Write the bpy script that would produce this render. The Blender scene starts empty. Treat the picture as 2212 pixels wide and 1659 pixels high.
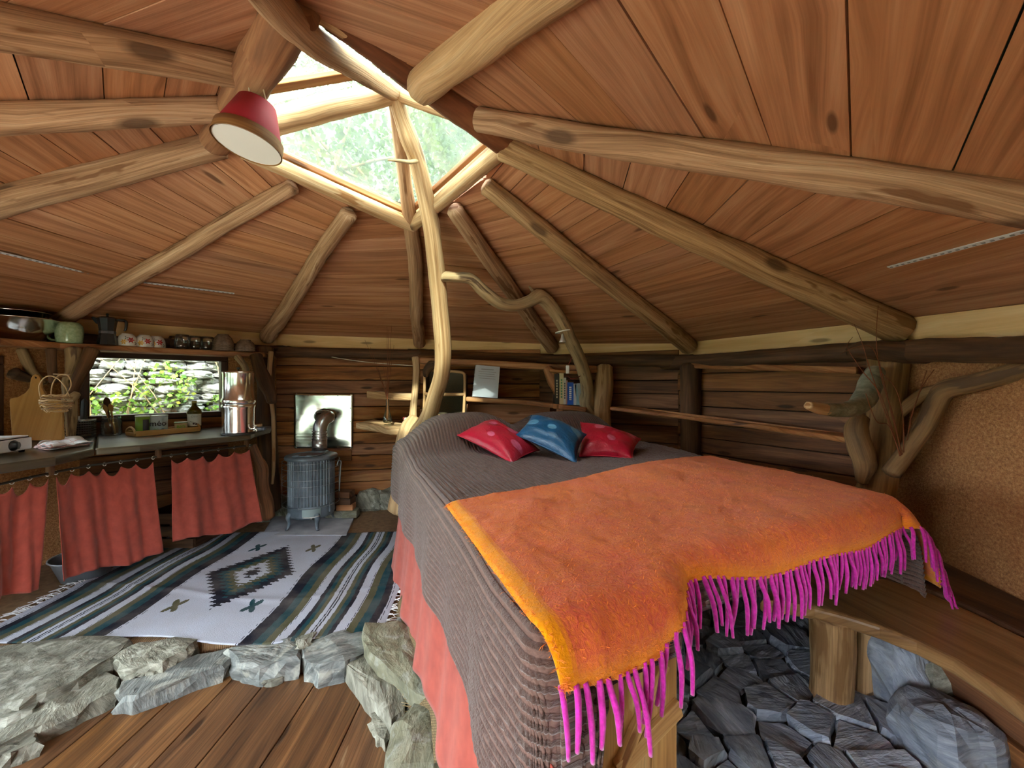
import bpy, math, random
import numpy as np
from mathutils import Vector, Matrix, noise
random.seed(7)
SC = bpy.context.scene
COL = SC.collection
# ---------------------------------------------------------------- camera (level, ultra wide)
F = 890.0; CX, CY = 1106.0, 829.5; HC = 1.33        # focal length in photo pixels, principal point, eye height
cam_d = bpy.data.cameras.new('camera'); cam = bpy.data.objects.new('camera', cam_d); COL.objects.link(cam)
cam.location = (0, 0, HC); cam.rotation_euler = (math.radians(90), 0, 0)
cam_d.sensor_width = 36.0; cam_d.sensor_fit = 'HORIZONTAL'; cam_d.lens = F / 2212 * 36.0
cam_d.clip_start = 0.05; cam_d.clip_end = 200
SC.camera = cam
# ---------------------------------------------------------------- sky, sun, exposure
SKY_STRENGTH = 16.0; SUN_STRENGTH = 13.0; EXPOSURE = 0.5
wd = bpy.data.worlds.new('sky'); SC.world = wd; wd.use_nodes = True
wn = wd.node_tree.nodes; wl = wd.node_tree.links; wn.clear()
wo = wn.new('ShaderNodeOutputWorld'); wb = wn.new('ShaderNodeBackground')
wb.inputs['Color'].default_value = (0.87, 0.93, 1.0, 1); wb.inputs['Strength'].default_value = SKY_STRENGTH
wl.new(wb.outputs[0], wo.inputs[0])
sun_d = bpy.data.lights.new('sun', 'SUN'); sun_d.energy = SUN_STRENGTH; sun_d.angle = math.radians(2.0); sun_d.color = (1, .95, .86)
sun = bpy.data.objects.new('sun', sun_d); COL.objects.link(sun)
sun.rotation_euler = Vector((-0.14, 2.0, -1.50)).to_track_quat('-Z', 'Y').to_euler()
sun.location = (0, -4, 6)
SC.view_settings.view_transform = 'Standard'; SC.view_settings.look = 'None'
SC.view_settings.exposure = EXPOSURE; SC.view_settings.gamma = 1.0; SC.view_settings.use_curve_mapping = False
SC.cycles.max_bounces = 7; SC.cycles.diffuse_bounces = 4; SC.cycles.glossy_bounces = 3; SC.cycles.transmission_bounces = 4; SC.cycles.transparent_max_bounces = 10
SC.cycles.use_adaptive_sampling = True; SC.cycles.adaptive_threshold = 0.12; SC.cycles.adaptive_min_samples = 20
SC.cycles.sample_clamp_indirect = 12.0
SC.cycles.caustics_reflective = False; SC.cycles.caustics_refractive = False
# ---------------------------------------------------------------- helpers
def P(u, v, d):
    "point at distance d ahead of the eye, seen at photo pixel (u, v)"
    return Vector(((u - CX) / F * d, d, HC - (v - CY) / F * d))
def PH(u, v, h):
    "point at height h, seen at photo pixel (u, v)"
    return P(u, v, (HC - h) * F / (v - CY))
def on_wall(u, v, A, B, off=0.0):
    "point seen at pixel (u,v) on the vertical plane through plan points A, B; off = metres towards the room"
    A = Vector((A[0], A[1])); B = Vector((B[0], B[1])); t = (B - A).normalized(); n = Vector((-t.y, t.x))
    if n.dot(CEN - A) < 0: n = -n
    r = Vector(((u - CX) / F, 1.0)); d = (A + n * off).dot(n) / r.dot(n)
    return P(u, v, d)
CEN = Vector((-0.78, 2.05))
def V2(v, z): return Vector((v[0], v[1], z))

class MB:
    "collects faces with UVs in metres"
    def __init__(s): s.v = []; s.f = []; s.uv = []
    def face(s, idx, uv): s.f.append(tuple(idx)); s.uv.append(uv)
    def box(s, c, ax, ay, az, hx, hy, hz):
        "oriented box; ax is the grain direction; half sizes"
        c = Vector(c); ax = Vector(ax).normalized(); ay = Vector(ay).normalized(); az = Vector(az).normalized()
        b = len(s.v)
        for k in (-1, 1):
            for j in (-1, 1):
                for i in (-1, 1): s.v.append(c + ax*(i*hx) + ay*(j*hy) + az*(k*hz))
        X, Y, Z = 2*hx, 2*hy, 2*hz
        s.face((b+0,b+2,b+3,b+1), [(0,0),(0,Y),(X,Y),(X,0)])
        s.face((b+4,b+5,b+7,b+6), [(0,0),(X,0),(X,Y),(0,Y)])
        s.face((b+0,b+1,b+5,b+4), [(0,-Z),(X,-Z),(X,0),(0,0)])
        s.face((b+2,b+6,b+7,b+3), [(0,Y),(0,Y+Z),(X,Y+Z),(X,Y)])
        s.face((b+0,b+4,b+6,b+2), [(0,0),(0,Z),(0.02,Y+Z),(0.02,Y)])
        s.face((b+1,b+3,b+7,b+5), [(X,0),(X,Y),(X+.02,Y+Z),(X+.02,Z)])
        return s
    def prism(s, poly, off, du, dv):
        "polygon (3D points) pushed by vector off; UV axes du, dv"
        n = len(poly); b = len(s.v); off = Vector(off); du = Vector(du).normalized(); dv = Vector(dv).normalized()
        o = Vector(poly[0])
        for p in poly: s.v.append(Vector(p))
        for p in poly: s.v.append(Vector(p) + off)
        uvp = [((Vector(p)-o).dot(du), (Vector(p)-o).dot(dv)) for p in poly]
        s.face(range(b, b+n), uvp); s.face(range(b+2*n-1, b+n-1, -1), uvp[::-1])
        L = off.length
        for i in range(n):
            j = (i+1) % n
            s.face((b+j, b+i, b+n+i, b+n+j), [uvp[j], uvp[i], (uvp[i][0], uvp[i][1]+L), (uvp[j][0], uvp[j][1]+L)])
        return s
    def tube(s, pts, rads, n=12, sub=4, rough=0.0, seed=0, flat=1.0, caps=True, round_end=False, twist=0.0):
        pts = [Vector(p) for p in pts]
        if not isinstance(rads, (list, tuple)): rads = [rads]*len(pts)
        if len(pts) > 2 and sub > 1:
            q, r = [], []
            for i in range(len(pts)-1):
                p0 = pts[max(i-1,0)]; p1 = pts[i]; p2 = pts[i+1]; p3 = pts[min(i+2,len(pts)-1)]
                for k in range(sub):
                    t = k/sub
                    q.append(0.5*((2*p1)+(p2-p0)*t+(2*p0-5*p1+4*p2-p3)*t*t+(3*p1-p0-3*p2+p3)*t**3))
                    r.append(rads[i]+(rads[i+1]-rads[i])*(t*t*(3-2*t)))
            q.append(pts[-1]); r.append(rads[-1]); pts, rads = q, r
        elif len(pts) == 2 and sub > 1:
            a, b_ = pts; ra, rb = rads
            pts = [a.lerp(b_, k/sub) for k in range(sub+1)]; rads = [ra+(rb-ra)*k/sub for k in range(sub+1)]
        if round_end:
            for end in (0, -1):
                p = pts[end]; d = (p - pts[1 if end == 0 else -2]).normalized(); r = rads[end]
                if end == 0: pts.insert(0, p + d*r*.28); rads.insert(0, r*.62)
                else: pts.append(p + d*r*.28); rads.append(r*.62)
        t0 = (pts[1]-pts[0]).normalized(); ref = Vector((0,0,1)) if abs(t0.z) < .9 else Vector((1,0,0))
        nx = t0.cross(ref).normalized(); b = len(s.v); L = 0.0; Ls = []
        for i, p in enumerate(pts):
            t = (pts[min(i+1,len(pts)-1)]-pts[max(i-1,0)]).normalized()
            nx = (nx - t*nx.dot(t)).normalized(); ny = t.cross(nx)
            if i: L += (p-pts[i-1]).length
            Ls.append(L)
            for k in range(n):
                a = 2*math.pi*k/n + twist*L
                d = nx*math.cos(a) + ny*(math.sin(a)*flat)
                rr = rads[i]
                if rough:
                    rr *= 1 + rough*(noise.noise(Vector((math.cos(a)*1.3+seed*7.1, math.sin(a)*1.3, L*5+seed*3.3))) + .5*noise.noise(Vector((math.cos(a)*3, math.sin(a)*3+seed, L*16))))
                s.v.append(p + d*rr)
        c = 2*math.pi*max(rads)
        for i in range(len(pts)-1):
            for k in range(n):
                k2 = (k+1) % n
                s.face((b+i*n+k, b+i*n+k2, b+(i+1)*n+k2, b+(i+1)*n+k),
                       [(Ls[i],c*k/n),(Ls[i],c*(k+1)/n),(Ls[i+1],c*(k+1)/n),(Ls[i+1],c*k/n)])
        if caps:
            for end in (0, len(pts)-1):
                ids = [b+end*n+k for k in range(n)]; R = rads[end]
                uv = [(Ls[end]+.3*R*math.cos(2*math.pi*k/n), R*math.sin(2*math.pi*k/n)) for k in range(n)]
                if end == 0: s.face(ids[::-1], uv[::-1])
                else: s.face(ids, uv)
        return s
    def lathe(s, prof, c, n=28, axis=None, sq=(1,1), caps=True):
        "prof: list of (radius, height) from bottom to top; axis: up direction"
        c = Vector(c); up = Vector(axis).normalized() if axis is not None else Vector((0,0,1))
        ref = Vector((1,0,0)) if abs(up.x) < .9 else Vector((0,1,0))
        nx = (ref - up*ref.dot(up)).normalized(); ny = up.cross(nx); b = len(s.v); L = 0; Ls = []
        for i, (r, h) in enumerate(prof):
            if i: L += math.hypot(r-prof[i-1][0], h-prof[i-1][1])
            Ls.append(L)
            for k in range(n):
                a = 2*math.pi*k/n
                s.v.append(c + up*h + nx*(r*math.cos(a)*sq[0]) + ny*(r*math.sin(a)*sq[1]))
        R = max(p[0] for p in prof)
        for i in range(len(prof)-1):
            for k in range(n):
                k2 = (k+1) % n
                s.face((b+i*n+k, b+i*n+k2, b+(i+1)*n+k2, b+(i+1)*n+k),
                       [(R*2*math.pi*k/n,Ls[i]),(R*2*math.pi*(k+1)/n,Ls[i]),(R*2*math.pi*(k+1)/n,Ls[i+1]),(R*2*math.pi*k/n,Ls[i+1])])
        for end in (0, len(prof)-1):
            r = prof[end][0]
            if r > 1e-4 and caps:
                ids = [b+end*n+k for k in range(n)]; uv = [(r*math.cos(2*math.pi*k/n), r*math.sin(2*math.pi*k/n)) for k in range(n)]
                if end == 0: s.face(ids[::-1], uv[::-1])
                else: s.face(ids, uv)
        return s

def tag(o, label=None, cat=None, group=None, kind=None):
    if label: o['label'] = label
    if cat: o['category'] = cat
    if group: o['group'] = group
    if kind: o['kind'] = kind
    return o
WLOC = {}
def link(o, parent, base):
    COL.objects.link(o); WLOC[o.name] = base.copy()
    if parent is not None: o.parent = parent; o.location = base - WLOC[parent.name]
    else: o.location = base
    return o
def empty(name, base, label, cat, group=None):
    o = bpy.data.objects.new(name, None); o.empty_display_size = .05
    link(o, None, Vector(base)); return tag(o, label, cat, group)
def obj(name, mb, mat, parent=None, smooth=False, label=None, cat=None, group=None, kind=None):
    vs = mb.v
    lo = Vector((min(v.x for v in vs), min(v.y for v in vs), min(v.z for v in vs))); hi = Vector((max(v.x for v in vs), max(v.y for v in vs), max(v.z for v in vs)))
    base = Vector(((lo.x+hi.x)/2, (lo.y+hi.y)/2, lo.z))
    me = bpy.data.meshes.new(name)
    me.from_pydata([(v - base)[:] for v in vs], [], mb.f)
    ul = me.uv_layers.new(name='UVMap')
    flat = [c for u in mb.uv for c in u]
    ul.data.foreach_set('uv', np.array(flat, dtype=np.float32).ravel())
    if smooth: me.polygons.foreach_set('use_smooth', [True]*len(me.polygons))
    me.materials.append(mat); me.update()
    o = bpy.data.objects.new(name, me); link(o, parent, base)
    return tag(o, label, cat, group, kind)
def grid_obj(name, pos, uv, mat, parent=None, color=None, smooth=True, **kw):
    "pos: (ni,nj,3) array; uv: (ni,nj,2); color: (ni-1,nj-1,3) face colours"
    ni, nj = pos.shape[:2]; pts = pos.reshape(-1,3); lo = pts.min(0); hi = pts.max(0)
    base = Vector(((lo[0]+hi[0])/2, (lo[1]+hi[1])/2, lo[2]))
    I, J = np.meshgrid(np.arange(ni-1), np.arange(nj-1), indexing='ij')
    fs = np.stack([I*nj+J, (I+1)*nj+J, (I+1)*nj+J+1, I*nj+J+1], -1).reshape(-1,4)
    me = bpy.data.meshes.new(name); nf = len(fs)
    me.vertices.add(len(pts)); me.vertices.foreach_set('co', (pts-np.array(base)).astype(np.float32).ravel())
    me.loops.add(nf*4); me.loops.foreach_set('vertex_index', fs.astype(np.int32).ravel())
    me.polygons.add(nf); me.polygons.foreach_set('loop_start', np.arange(0, nf*4, 4, dtype=np.int32))
    me.polygons.foreach_set('use_smooth', [smooth]*nf)
    ul = me.uv_layers.new(name='UVMap'); ul.data.foreach_set('uv', uv.reshape(-1,2)[fs.ravel()].astype(np.float32).ravel())
    if color is not None:
        ca = me.color_attributes.new('weave', 'FLOAT_COLOR', 'CORNER')
        c4 = np.ones((nf,4,4), np.float32); c4[:,:,:3] = color.reshape(-1,1,3); ca.data.foreach_set('color', c4.ravel())
    me.update(calc_edges=True); me.validate(); me.materials.append(mat)
    o = bpy.data.objects.new(name, me); link(o, parent, base)
    return tag(o, kw.get('label'), kw.get('cat'), kw.get('group'), kw.get('kind'))
def solidify(o, t, offset=-1):
    m = o.modifiers.new('thickness', 'SOLIDIFY'); m.thickness = t; m.offset = offset; return o
def bevel(o, w, seg=2):
    m = o.modifiers.new('soft_edges', 'BEVEL'); m.width = w; m.segments = seg; m.limit_method = 'ANGLE'; m.angle_limit = math.radians(35); return o
def dup(root, delta, label=None, group=None, rot=None):
    r = root.copy(); COL.objects.link(r); r.location = root.location + Vector(delta); WLOC[r.name] = WLOC[root.name] + Vector(delta)
    if rot: r.rotation_euler = rot
    if label: r['label'] = label
    if group: r['group'] = group
    for ch in list(root.children):
        c = ch.copy(); COL.objects.link(c); c.parent = r
        for g in list(ch.children):
            d = g.copy(); COL.objects.link(d); d.parent = c
    return r
# ---------------------------------------------------------------- materials
class NT:
    def __init__(s, name):
        s.m = bpy.data.materials.new(name); s.m.use_nodes = True; s.t = s.m.node_tree; s.t.nodes.clear()
        s.out = s.n('ShaderNodeOutputMaterial'); s.b = s.n('ShaderNodeBsdfPrincipled'); s.l(s.b.outputs[0], s.out.inputs[0])
    def n(s, t, **k):
        x = s.t.nodes.new(t)
        for a, v in k.items(): setattr(x, a, v)
        return x
    def l(s, a, b): s.t.links.new(a, b)
    def val(s, x, sock):
        if hasattr(x, 'is_output'): s.l(x, sock)
        else: sock.default_value = x
    def math(s, op, a, b=0.0, clamp=False):
        x = s.n('ShaderNodeMath', operation=op, use_clamp=clamp); s.val(a, x.inputs[0]); s.val(b, x.inputs[1]); return x.outputs[0]
    def mix(s, fac, a, b, mode='MIX'):
        x = s.n('ShaderNodeMix', data_type='RGBA', blend_type=mode); s.val(fac, x.inputs[0])
        for c, k in ((a,6),(b,7)):
            if hasattr(c, 'is_output'): s.l(c, x.inputs[k])
            else: x.inputs[k].default_value = (c[0], c[1], c[2], 1)
        return x.outputs[2]
    def ramp(s, fac, stops, interp='LINEAR'):
        x = s.n('ShaderNodeValToRGB'); x.color_ramp.interpolation = interp; s.l(fac, x.inputs[0]); e = x.color_ramp.elements
        while len(e) < len(stops): e.new(0.5)
        for i, (p, c) in enumerate(stops): e[i].position = p; e[i].color = (c[0], c[1], c[2], 1)
        return x.outputs[0]
    def mapr(s, v, a, b, c=0.0, d=1.0):
        x = s.n('ShaderNodeMapRange'); s.val(v, x.inputs[0])
        for k, q in zip((1,2,3,4), (a,b,c,d)): s.val(q, x.inputs[k])
        return x.outputs[0]
    def scale(s, vec, k):
        x = s.n('ShaderNodeMapping'); s.l(vec, x.inputs[0]); x.inputs['Scale'].default_value = k; return x.outputs[0]
    def noise(s, vec, sc=1.0, det=4, rough=.55, dist=0.0, dim='3D'):
        x = s.n('ShaderNodeTexNoise', noise_dimensions=dim); s.l(vec, x.inputs['Vector']); x.inputs['Scale'].default_value = sc
        x.inputs['Detail'].default_value = det; x.inputs['Roughness'].default_value = rough; x.inputs['Distortion'].default_value = dist
        return x.outputs[0]
    def voro(s, vec, sc=1.0, feat='F1', dim='3D', rnd=1.0):
        x = s.n('ShaderNodeTexVoronoi', feature=feat, voronoi_dimensions=dim); s.l(vec, x.inputs['Vector']); x.inputs['Scale'].default_value = sc
        x.inputs['Randomness'].default_value = rnd; return x
    def uvr(s, spread=37.0):
        "UV in metres shifted by a random amount for each object"
        uv = s.n('ShaderNodeUVMap').outputs[0]; r = s.n('ShaderNodeObjectInfo').outputs['Random']; s.rnd = r
        c = s.n('ShaderNodeCombineXYZ'); s.l(s.math('MULTIPLY', r, spread), c.inputs[0]); s.l(s.math('MULTIPLY', r, spread*1.7), c.inputs[1]); s.l(s.math('MULTIPLY', r, 11.), c.inputs[2])
        a = s.n('ShaderNodeVectorMath', operation='ADD'); s.l(uv, a.inputs[0]); s.l(c.outputs[0], a.inputs[1]); return a.outputs[0]
    def bump(s, h, st=.3, dist=.01):
        x = s.n('ShaderNodeBump'); s.l(h, x.inputs['Height']); x.inputs['Strength'].default_value = st; x.inputs['Distance'].default_value = dist
        s.l(x.outputs[0], s.b.inputs['Normal']); return x
    def set(s, **k):
        for a, v in k.items():
            i = s.b.inputs[a.replace('_', ' ')]
            if hasattr(v, 'is_output'): s.l(v, i)
            elif isinstance(v, tuple): i.default_value = (v[0], v[1], v[2], 1)
            else: i.default_value = v
        return s
def srgb(r, g, b):
    f = lambda c: (c/255/12.92) if c <= 10 else ((c/255+.055)/1.055)**2.4
    return (f(r), f(g), f(b))
def plain(name, col, rough=.6, metal=0.0, **k):
    t = NT(name); t.set(Base_Color=col, Roughness=rough, Metallic=metal, **k); return t.m
def wood(name, dark, mid, light, along=1.6, across=20, knots=.5, patch=None, patch_amt=.5, rough=.65, vary=.15, bump=.35, fine=.25, spec=.3, ks=(1.15, 5.0), kr=.085):
    t = NT(name); v = t.uvr(); sep = t.n('ShaderNodeSeparateXYZ'); t.l(v, sep.inputs[0])
    kv = t.voro(t.scale(v, (ks[0], ks[1], 1)), 1.0, dim='2D', rnd=.9)
    sepc = t.n('ShaderNodeSeparateColor'); t.l(kv.outputs['Color'], sepc.inputs[0])
    has = t.math('LESS_THAN', sepc.outputs[0], knots)
    kd = kv.outputs['Distance']
    near = t.math('MULTIPLY', t.mapr(kd, .5, .05), has)
    wob = t.math('MULTIPLY', t.math('SUBTRACT', t.noise(t.scale(v, (.9, 5, 1)), 1, 1), .5), .06)
    y = t.math('ADD', sep.outputs[1], t.math('ADD', wob, t.math('MULTIPLY', near, .035)))
    c = t.n('ShaderNodeCombineXYZ'); t.l(t.math('MULTIPLY', sep.outputs[0], along), c.inputs[0]); t.l(t.math('MULTIPLY', y, across), c.inputs[1]); t.l(sep.outputs[2], c.inputs[2])
    g = t.noise(c.outputs[0], 1.0, 4, .6, .4)
    c2 = t.scale(c.outputs[0], (2.5, 7.0, 1)); g2 = t.noise(c2, 1.0, 2, .6)
    col = t.ramp(g, [(.28, dark), (.5, mid), (.72, light)])
    col = t.mix(t.mapr(g2, .35, .75, 0, fine), col, tuple(x*.45 for x in dark))
    kn = t.math('MULTIPLY', t.mapr(kd, kr, kr*.55), has)
    col = t.mix(t.math('MULTIPLY', kn, .8), col, tuple(x*.38 for x in dark))
    if patch:
        pm = t.noise(t.scale(v, (2.6, 11, 1)), 1.0, 3, .6)
        pf = t.mapr(pm, 1-patch_amt-.02, 1-patch_amt+.03)
        col = t.mix(t.math('MULTIPLY', pf, .9), col, patch)
    hs = t.n('ShaderNodeHueSaturation'); t.l(col, hs.inputs['Color'])
    t.l(t.mapr(t.rnd, 0, 1, 1-vary, 1+vary), hs.inputs['Value'])
    r2 = t.math('FRACT', t.math('MULTIPLY', t.rnd, 17.3)); t.l(t.mapr(r2, 0, 1, 1-vary*.5, 1+vary*.4), hs.inputs['Saturation'])
    t.l(t.mapr(r2, 0, 1, .5-vary*.012, .5+vary*.012), hs.inputs['Hue'])
    t.set(Base_Color=hs.outputs[0], Roughness=rough); t.b.inputs['Specular IOR Level'].default_value = spec
    t.bump(t.math('ADD', t.math('MULTIPLY', g2, .6), t.math('SUBTRACT', g, kn)), bump, .004)
    return t.m
def stone(name, a, b, c, streak=(2, 2, 9), lich=None, rough=.7, bump=.6):
    t = NT(name); tc = t.n('ShaderNodeTexCoord').outputs['Object']; r = t.n('ShaderNodeObjectInfo').outputs['Random']
    rot = t.n('ShaderNodeVectorRotate', rotation_type='EULER_XYZ'); t.l(tc, rot.inputs['Vector'])
    cc = t.n('ShaderNodeCombineXYZ'); t.l(t.math('MULTIPLY', r, 1.1), cc.inputs[0]); t.l(t.math('MULTIPLY', r, 3.7), cc.inputs[1]); t.l(t.math('MULTIPLY', r, 23.), cc.inputs[2]); t.l(cc.outputs[0], rot.inputs['Rotation'])
    ad = t.n('ShaderNodeVectorMath', operation='ADD'); t.l(rot.outputs[0], ad.inputs[0]); t.l(cc.outputs[0], ad.inputs[1]); v = ad.outputs[0]
    g = t.noise(t.scale(v, streak), 2.2, 5, .62, 1.2); g2 = t.noise(v, 9.0, 4, .65, .6); g3 = t.noise(t.scale(v, streak), 9.0, 3, .6, .5)
    col = t.ramp(g, [(.3, a), (.5, b), (.7, c)])
    col = t.mix(t.mapr(g3, .35, .75, 0, .55), col, tuple(x*.45 for x in a))
    if lich: col = t.mix(t.mapr(g2, .54, .66, 0, .7), col, lich)
    hs = t.n('ShaderNodeHueSaturation'); t.l(col, hs.inputs['Color']); t.l(t.mapr(r, 0, 1, .75, 1.25), hs.inputs['Value'])
    t.set(Base_Color=hs.outputs[0], Roughness=rough)
    t.bump(t.math('ADD', t.math('MULTIPLY', g, 1.2), t.math('ADD', t.math('MULTIPLY', g2, .5), t.math('MULTIPLY', g3, .5))), bump, .02)
    return t.m
def cloth(name, col, col2=None, weave=420, rough=.9, bump=.2, mott=3.0, sheen=.3):
    t = NT(name); v = t.n('ShaderNodeUVMap').outputs[0]
    w1 = t.n('ShaderNodeTexWave', wave_type='BANDS', bands_direction='X'); t.l(v, w1.inputs[0]); w1.inputs['Scale'].default_value = weave/6.28
    w2 = t.n('ShaderNodeTexWave', wave_type='BANDS', bands_direction='Y'); t.l(v, w2.inputs[0]); w2.inputs['Scale'].default_value = weave/6.28
    for w in (w1, w2): w.inputs['Distortion'].default_value = 1.5; w.inputs['Detail'].default_value = 1
    h = t.math('ADD', w1.outputs[1], w2.outputs[1])
    m = t.noise(v, mott*6, 4, .6)
    c = t.mix(t.mapr(m, .3, .7), col, col2 or tuple(x*.75 for x in col))
    c = t.mix(t.mapr(h, 0.2, 1.6, .25, 0), c, tuple(x*.5 for x in col))
    t.set(Base_Color=c, Roughness=rough); t.b.inputs['Sheen Weight'].default_value = sheen; t.b.inputs['Specular IOR Level'].default_value = .15
    t.bump(t.math('ADD', t.math('MULTIPLY', h, .4), m), bump, .003)
    return t.m
def metal(name, col, rough=.2, brushed=0.0):
    t = NT(name); v = t.uvr(); g = t.noise(t.scale(v, (2, 60, 1)), 1, 3)
    t.set(Base_Color=col, Metallic=1.0, Roughness=t.mapr(g, .3, .7, rough*.8, rough*1.3))
    if brushed: t.bump(g, brushed, .001)
    return t.m
def glass(name, tint=(1,1,1), rough=.02, clear=.75):
    "thin glass: see-through with a reflecting surface"
    t = NT(name); tr = t.n('ShaderNodeBsdfTransparent'); tr.inputs[0].default_value = (*tint, 1)
    gl = t.n('ShaderNodeBsdfGlossy'); gl.inputs['Roughness'].default_value = rough
    lw = t.n('ShaderNodeLayerWeight'); lw.inputs[0].default_value = .35
    mx = t.n('ShaderNodeMixShader'); t.l(t.mapr(lw.outputs['Fresnel'], 0, 1, 1-clear if clear < .9 else .04, .9), mx.inputs[0]); t.l(tr.outputs[0], mx.inputs[1]); t.l(gl.outputs[0], mx.inputs[2])
    t.l(mx.outputs[0], t.out.inputs[0]); return t.m

M = {}
M['ceil'] = wood('larch_ceiling', srgb(142,94,62), srgb(186,130,92), srgb(208,158,120), along=.9, across=24, knots=.22, rough=.65, vary=.10, bump=.25, fine=.22)
M['pale'] = wood('pale_pine', srgb(214,170,112), srgb(232,194,138), srgb(242,212,164), along=1.0, across=14, knots=.55, rough=.55, vary=.05, bump=.12, fine=.12)
M['wall'] = wood('wall_board', srgb(84,48,28), srgb(156,102,62), srgb(192,140,94), along=1.5, across=20, knots=.8, rough=.65, vary=.2, bump=.5, fine=.4)
M['walld'] = wood('old_wall_board', srgb(68,42,26), srgb(120,78,48), srgb(160,112,72), along=1.3, across=18, knots=.5, rough=.7, vary=.18, bump=.5, fine=.4)
M['log'] = wood('peeled_log', srgb(126,90,64), srgb(188,148,112), srgb(212,180,146), along=1.4, across=34, knots=.42, patch=srgb(120,82,52), patch_amt=.36, rough=.75, vary=.08, bump=.7, fine=.55, ks=(1.5, 3.0), kr=.13)
M['logy'] = wood('yellow_log', srgb(116,82,52), srgb(186,148,104), srgb(210,178,134), along=1.6, across=32, knots=.35, patch=srgb(128,94,58), patch_amt=.40, rough=.75, vary=.06, bump=.7, fine=.5, ks=(1.5, 3.0), kr=.13)
M['logr'] = wood('red_brown_log', srgb(78,46,30), srgb(124,76,50), srgb(158,106,70), along=1.4, across=10, knots=.4, patch=srgb(190,150,92), patch_amt=.3, rough=.6, vary=.06, bump=.45, fine=.3, ks=(1.5, 3.0), kr=.13)
M['logd'] = wood('dark_log', srgb(56,38,27), srgb(92,64,44), srgb(128,92,62), along=1.4, across=12, knots=.4, rough=.75, vary=.12, bump=.6, fine=.4)
M['drift'] = wood('driftwood', srgb(150,112,76), srgb(204,168,124), srgb(226,200,160), along=1.2, across=30, knots=.3, patch=srgb(150,104,62), patch_amt=.33, rough=.6, vary=.06, bump=.5, fine=.4, ks=(1.5, 3.0), kr=.13)
M['branch'] = wood('peeled_branch', srgb(104,84,62), srgb(168,142,104), srgb(196,170,128), along=2, across=16, knots=.2, patch=srgb(92,70,52), patch_amt=.4, rough=.65, vary=.05, bump=.5, fine=.3)
M['plank'] = wood('floor_plank', srgb(64,42,26), srgb(112,76,46), srgb(146,104,64), along=1.1, across=17, knots=.45, patch=srgb(160,132,98), patch_amt=.3, rough=.5, vary=.12, bump=.6, fine=.5)
M['shelf'] = wood('live_edge_shelf', srgb(110,66,38), srgb(176,118,72), srgb(206,156,104), along=1.2, across=16, knots=.4, rough=.5, vary=.06, bump=.3, fine=.3)
M['bench'] = wood('bench_plank', srgb(106,74,46), srgb(158,120,78), srgb(188,154,110), along=.9, across=15, knots=.12, rough=.38, vary=.05, bump=.3, fine=.35)
M['door'] = wood('pallet_board', srgb(128,84,44), srgb(196,148,92), srgb(220,182,124), along=1.2, across=24, knots=.4, patch=srgb(116,68,36), patch_amt=.33, rough=.6, vary=.06, bump=.35, fine=.4)
M['counter'] = wood('worktop_wood', srgb(52,46,36), srgb(84,76,58), srgb(112,100,76), along=1.0, across=12, knots=.1, rough=.28, vary=.03, bump=.15, fine=.2, spec=.6)
M['bamboo'] = wood('bamboo', srgb(170,124,66), srgb(192,148,84), srgb(206,164,100), along=.8, across=26, knots=.05, rough=.5, vary=.03, bump=.05, fine=.08)
M['darkframe'] = wood('dark_stained_frame', srgb(46,28,20), srgb(66,42,30), srgb(84,56,40), along=1, across=18, knots=.1, rough=.45, vary=.04, bump=.15, fine=.2)
M['logm'] = wood('mid_brown_log', srgb(96,62,42), srgb(148,102,70), srgb(178,132,94), along=1.4, across=20, knots=.3, rough=.7, vary=.05, bump=.45, fine=.35)
M['oldb'] = wood('old_branch', srgb(84,60,36), srgb(140,106,66), srgb(172,136,88), along=1.6, across=16, knots=.25, patch=srgb(84,62,42), patch_amt=.35, rough=.7, vary=.05, bump=.5, fine=.4)
M['greyb'] = wood('grey_bark', srgb(96,100,84), srgb(142,146,126), srgb(180,182,160), along=14, across=10, knots=.05, rough=.75, vary=.03, bump=.7, fine=.3)
M['rockb'] = stone('blue_grey_rock', srgb(76,80,80), srgb(112,116,114), srgb(148,150,146), streak=(1.5,2,8), lich=srgb(160,160,150))
M['slate'] = stone('slate', srgb(112,122,140), srgb(164,174,190), srgb(206,214,224), streak=(1.5,1.5,8), lich=srgb(150,154,156))
M['rock'] = stone('grey_rock', srgb(88,86,76), srgb(128,126,112), srgb(164,162,148), streak=(1.5,3,8), lich=srgb(176,176,164))
M['rockg'] = stone('greenish_rock', srgb(84,84,66), srgb(122,120,98), srgb(150,150,132), streak=(2,2,4), lich=srgb(150,154,148))
M['garden'] = stone('garden_stone', srgb(84,84,80), srgb(140,140,134), srgb(184,184,178), streak=(2,2,6), lich=srgb(96,112,52))
# ================================================================ STRUCTURE
W = {9:(-3.75,1.9), 10:(-3.4,3.2), 11:(-2.4,4.2), 0:(-1.0,4.5), 1:(.3,4.4), 2:(1.5,3.7), 3:(2.25,2.45), 4:(2.0,.9), 5:(.95,-.35), 6:(-.5,-.85), 7:(-2.4,-.2), 8:(-3.3,.75)}
PT = {9:.49, 10:.50, 11:.50, 0:.48, 1:.42, 2:.355, 3:.37, 4:.27, 5:.30, 6:.34, 7:.38, 8:.43}    # top of the pale eaves board above eye level
PB = {9:.38, 10:.39, 11:.38, 0:.37, 1:.31, 2:.245, 3:.255, 4:.14, 5:.17, 6:.21, 7:.26, 8:.31}
PT = {k: v+HC for k, v in PT.items()}; PB = {k: v+HC for k, v in PB.items()}
def nxt(k): return (k+1) % 12
def seg(k):
    A = Vector(W[k]); B = Vector(W[nxt(k)]); t = (B-A); L = t.length; t = t/L; n = Vector((-t.y, t.x))
    if n.dot(CEN-A) < 0: n = -n
    return A, B, t, n, L
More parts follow.
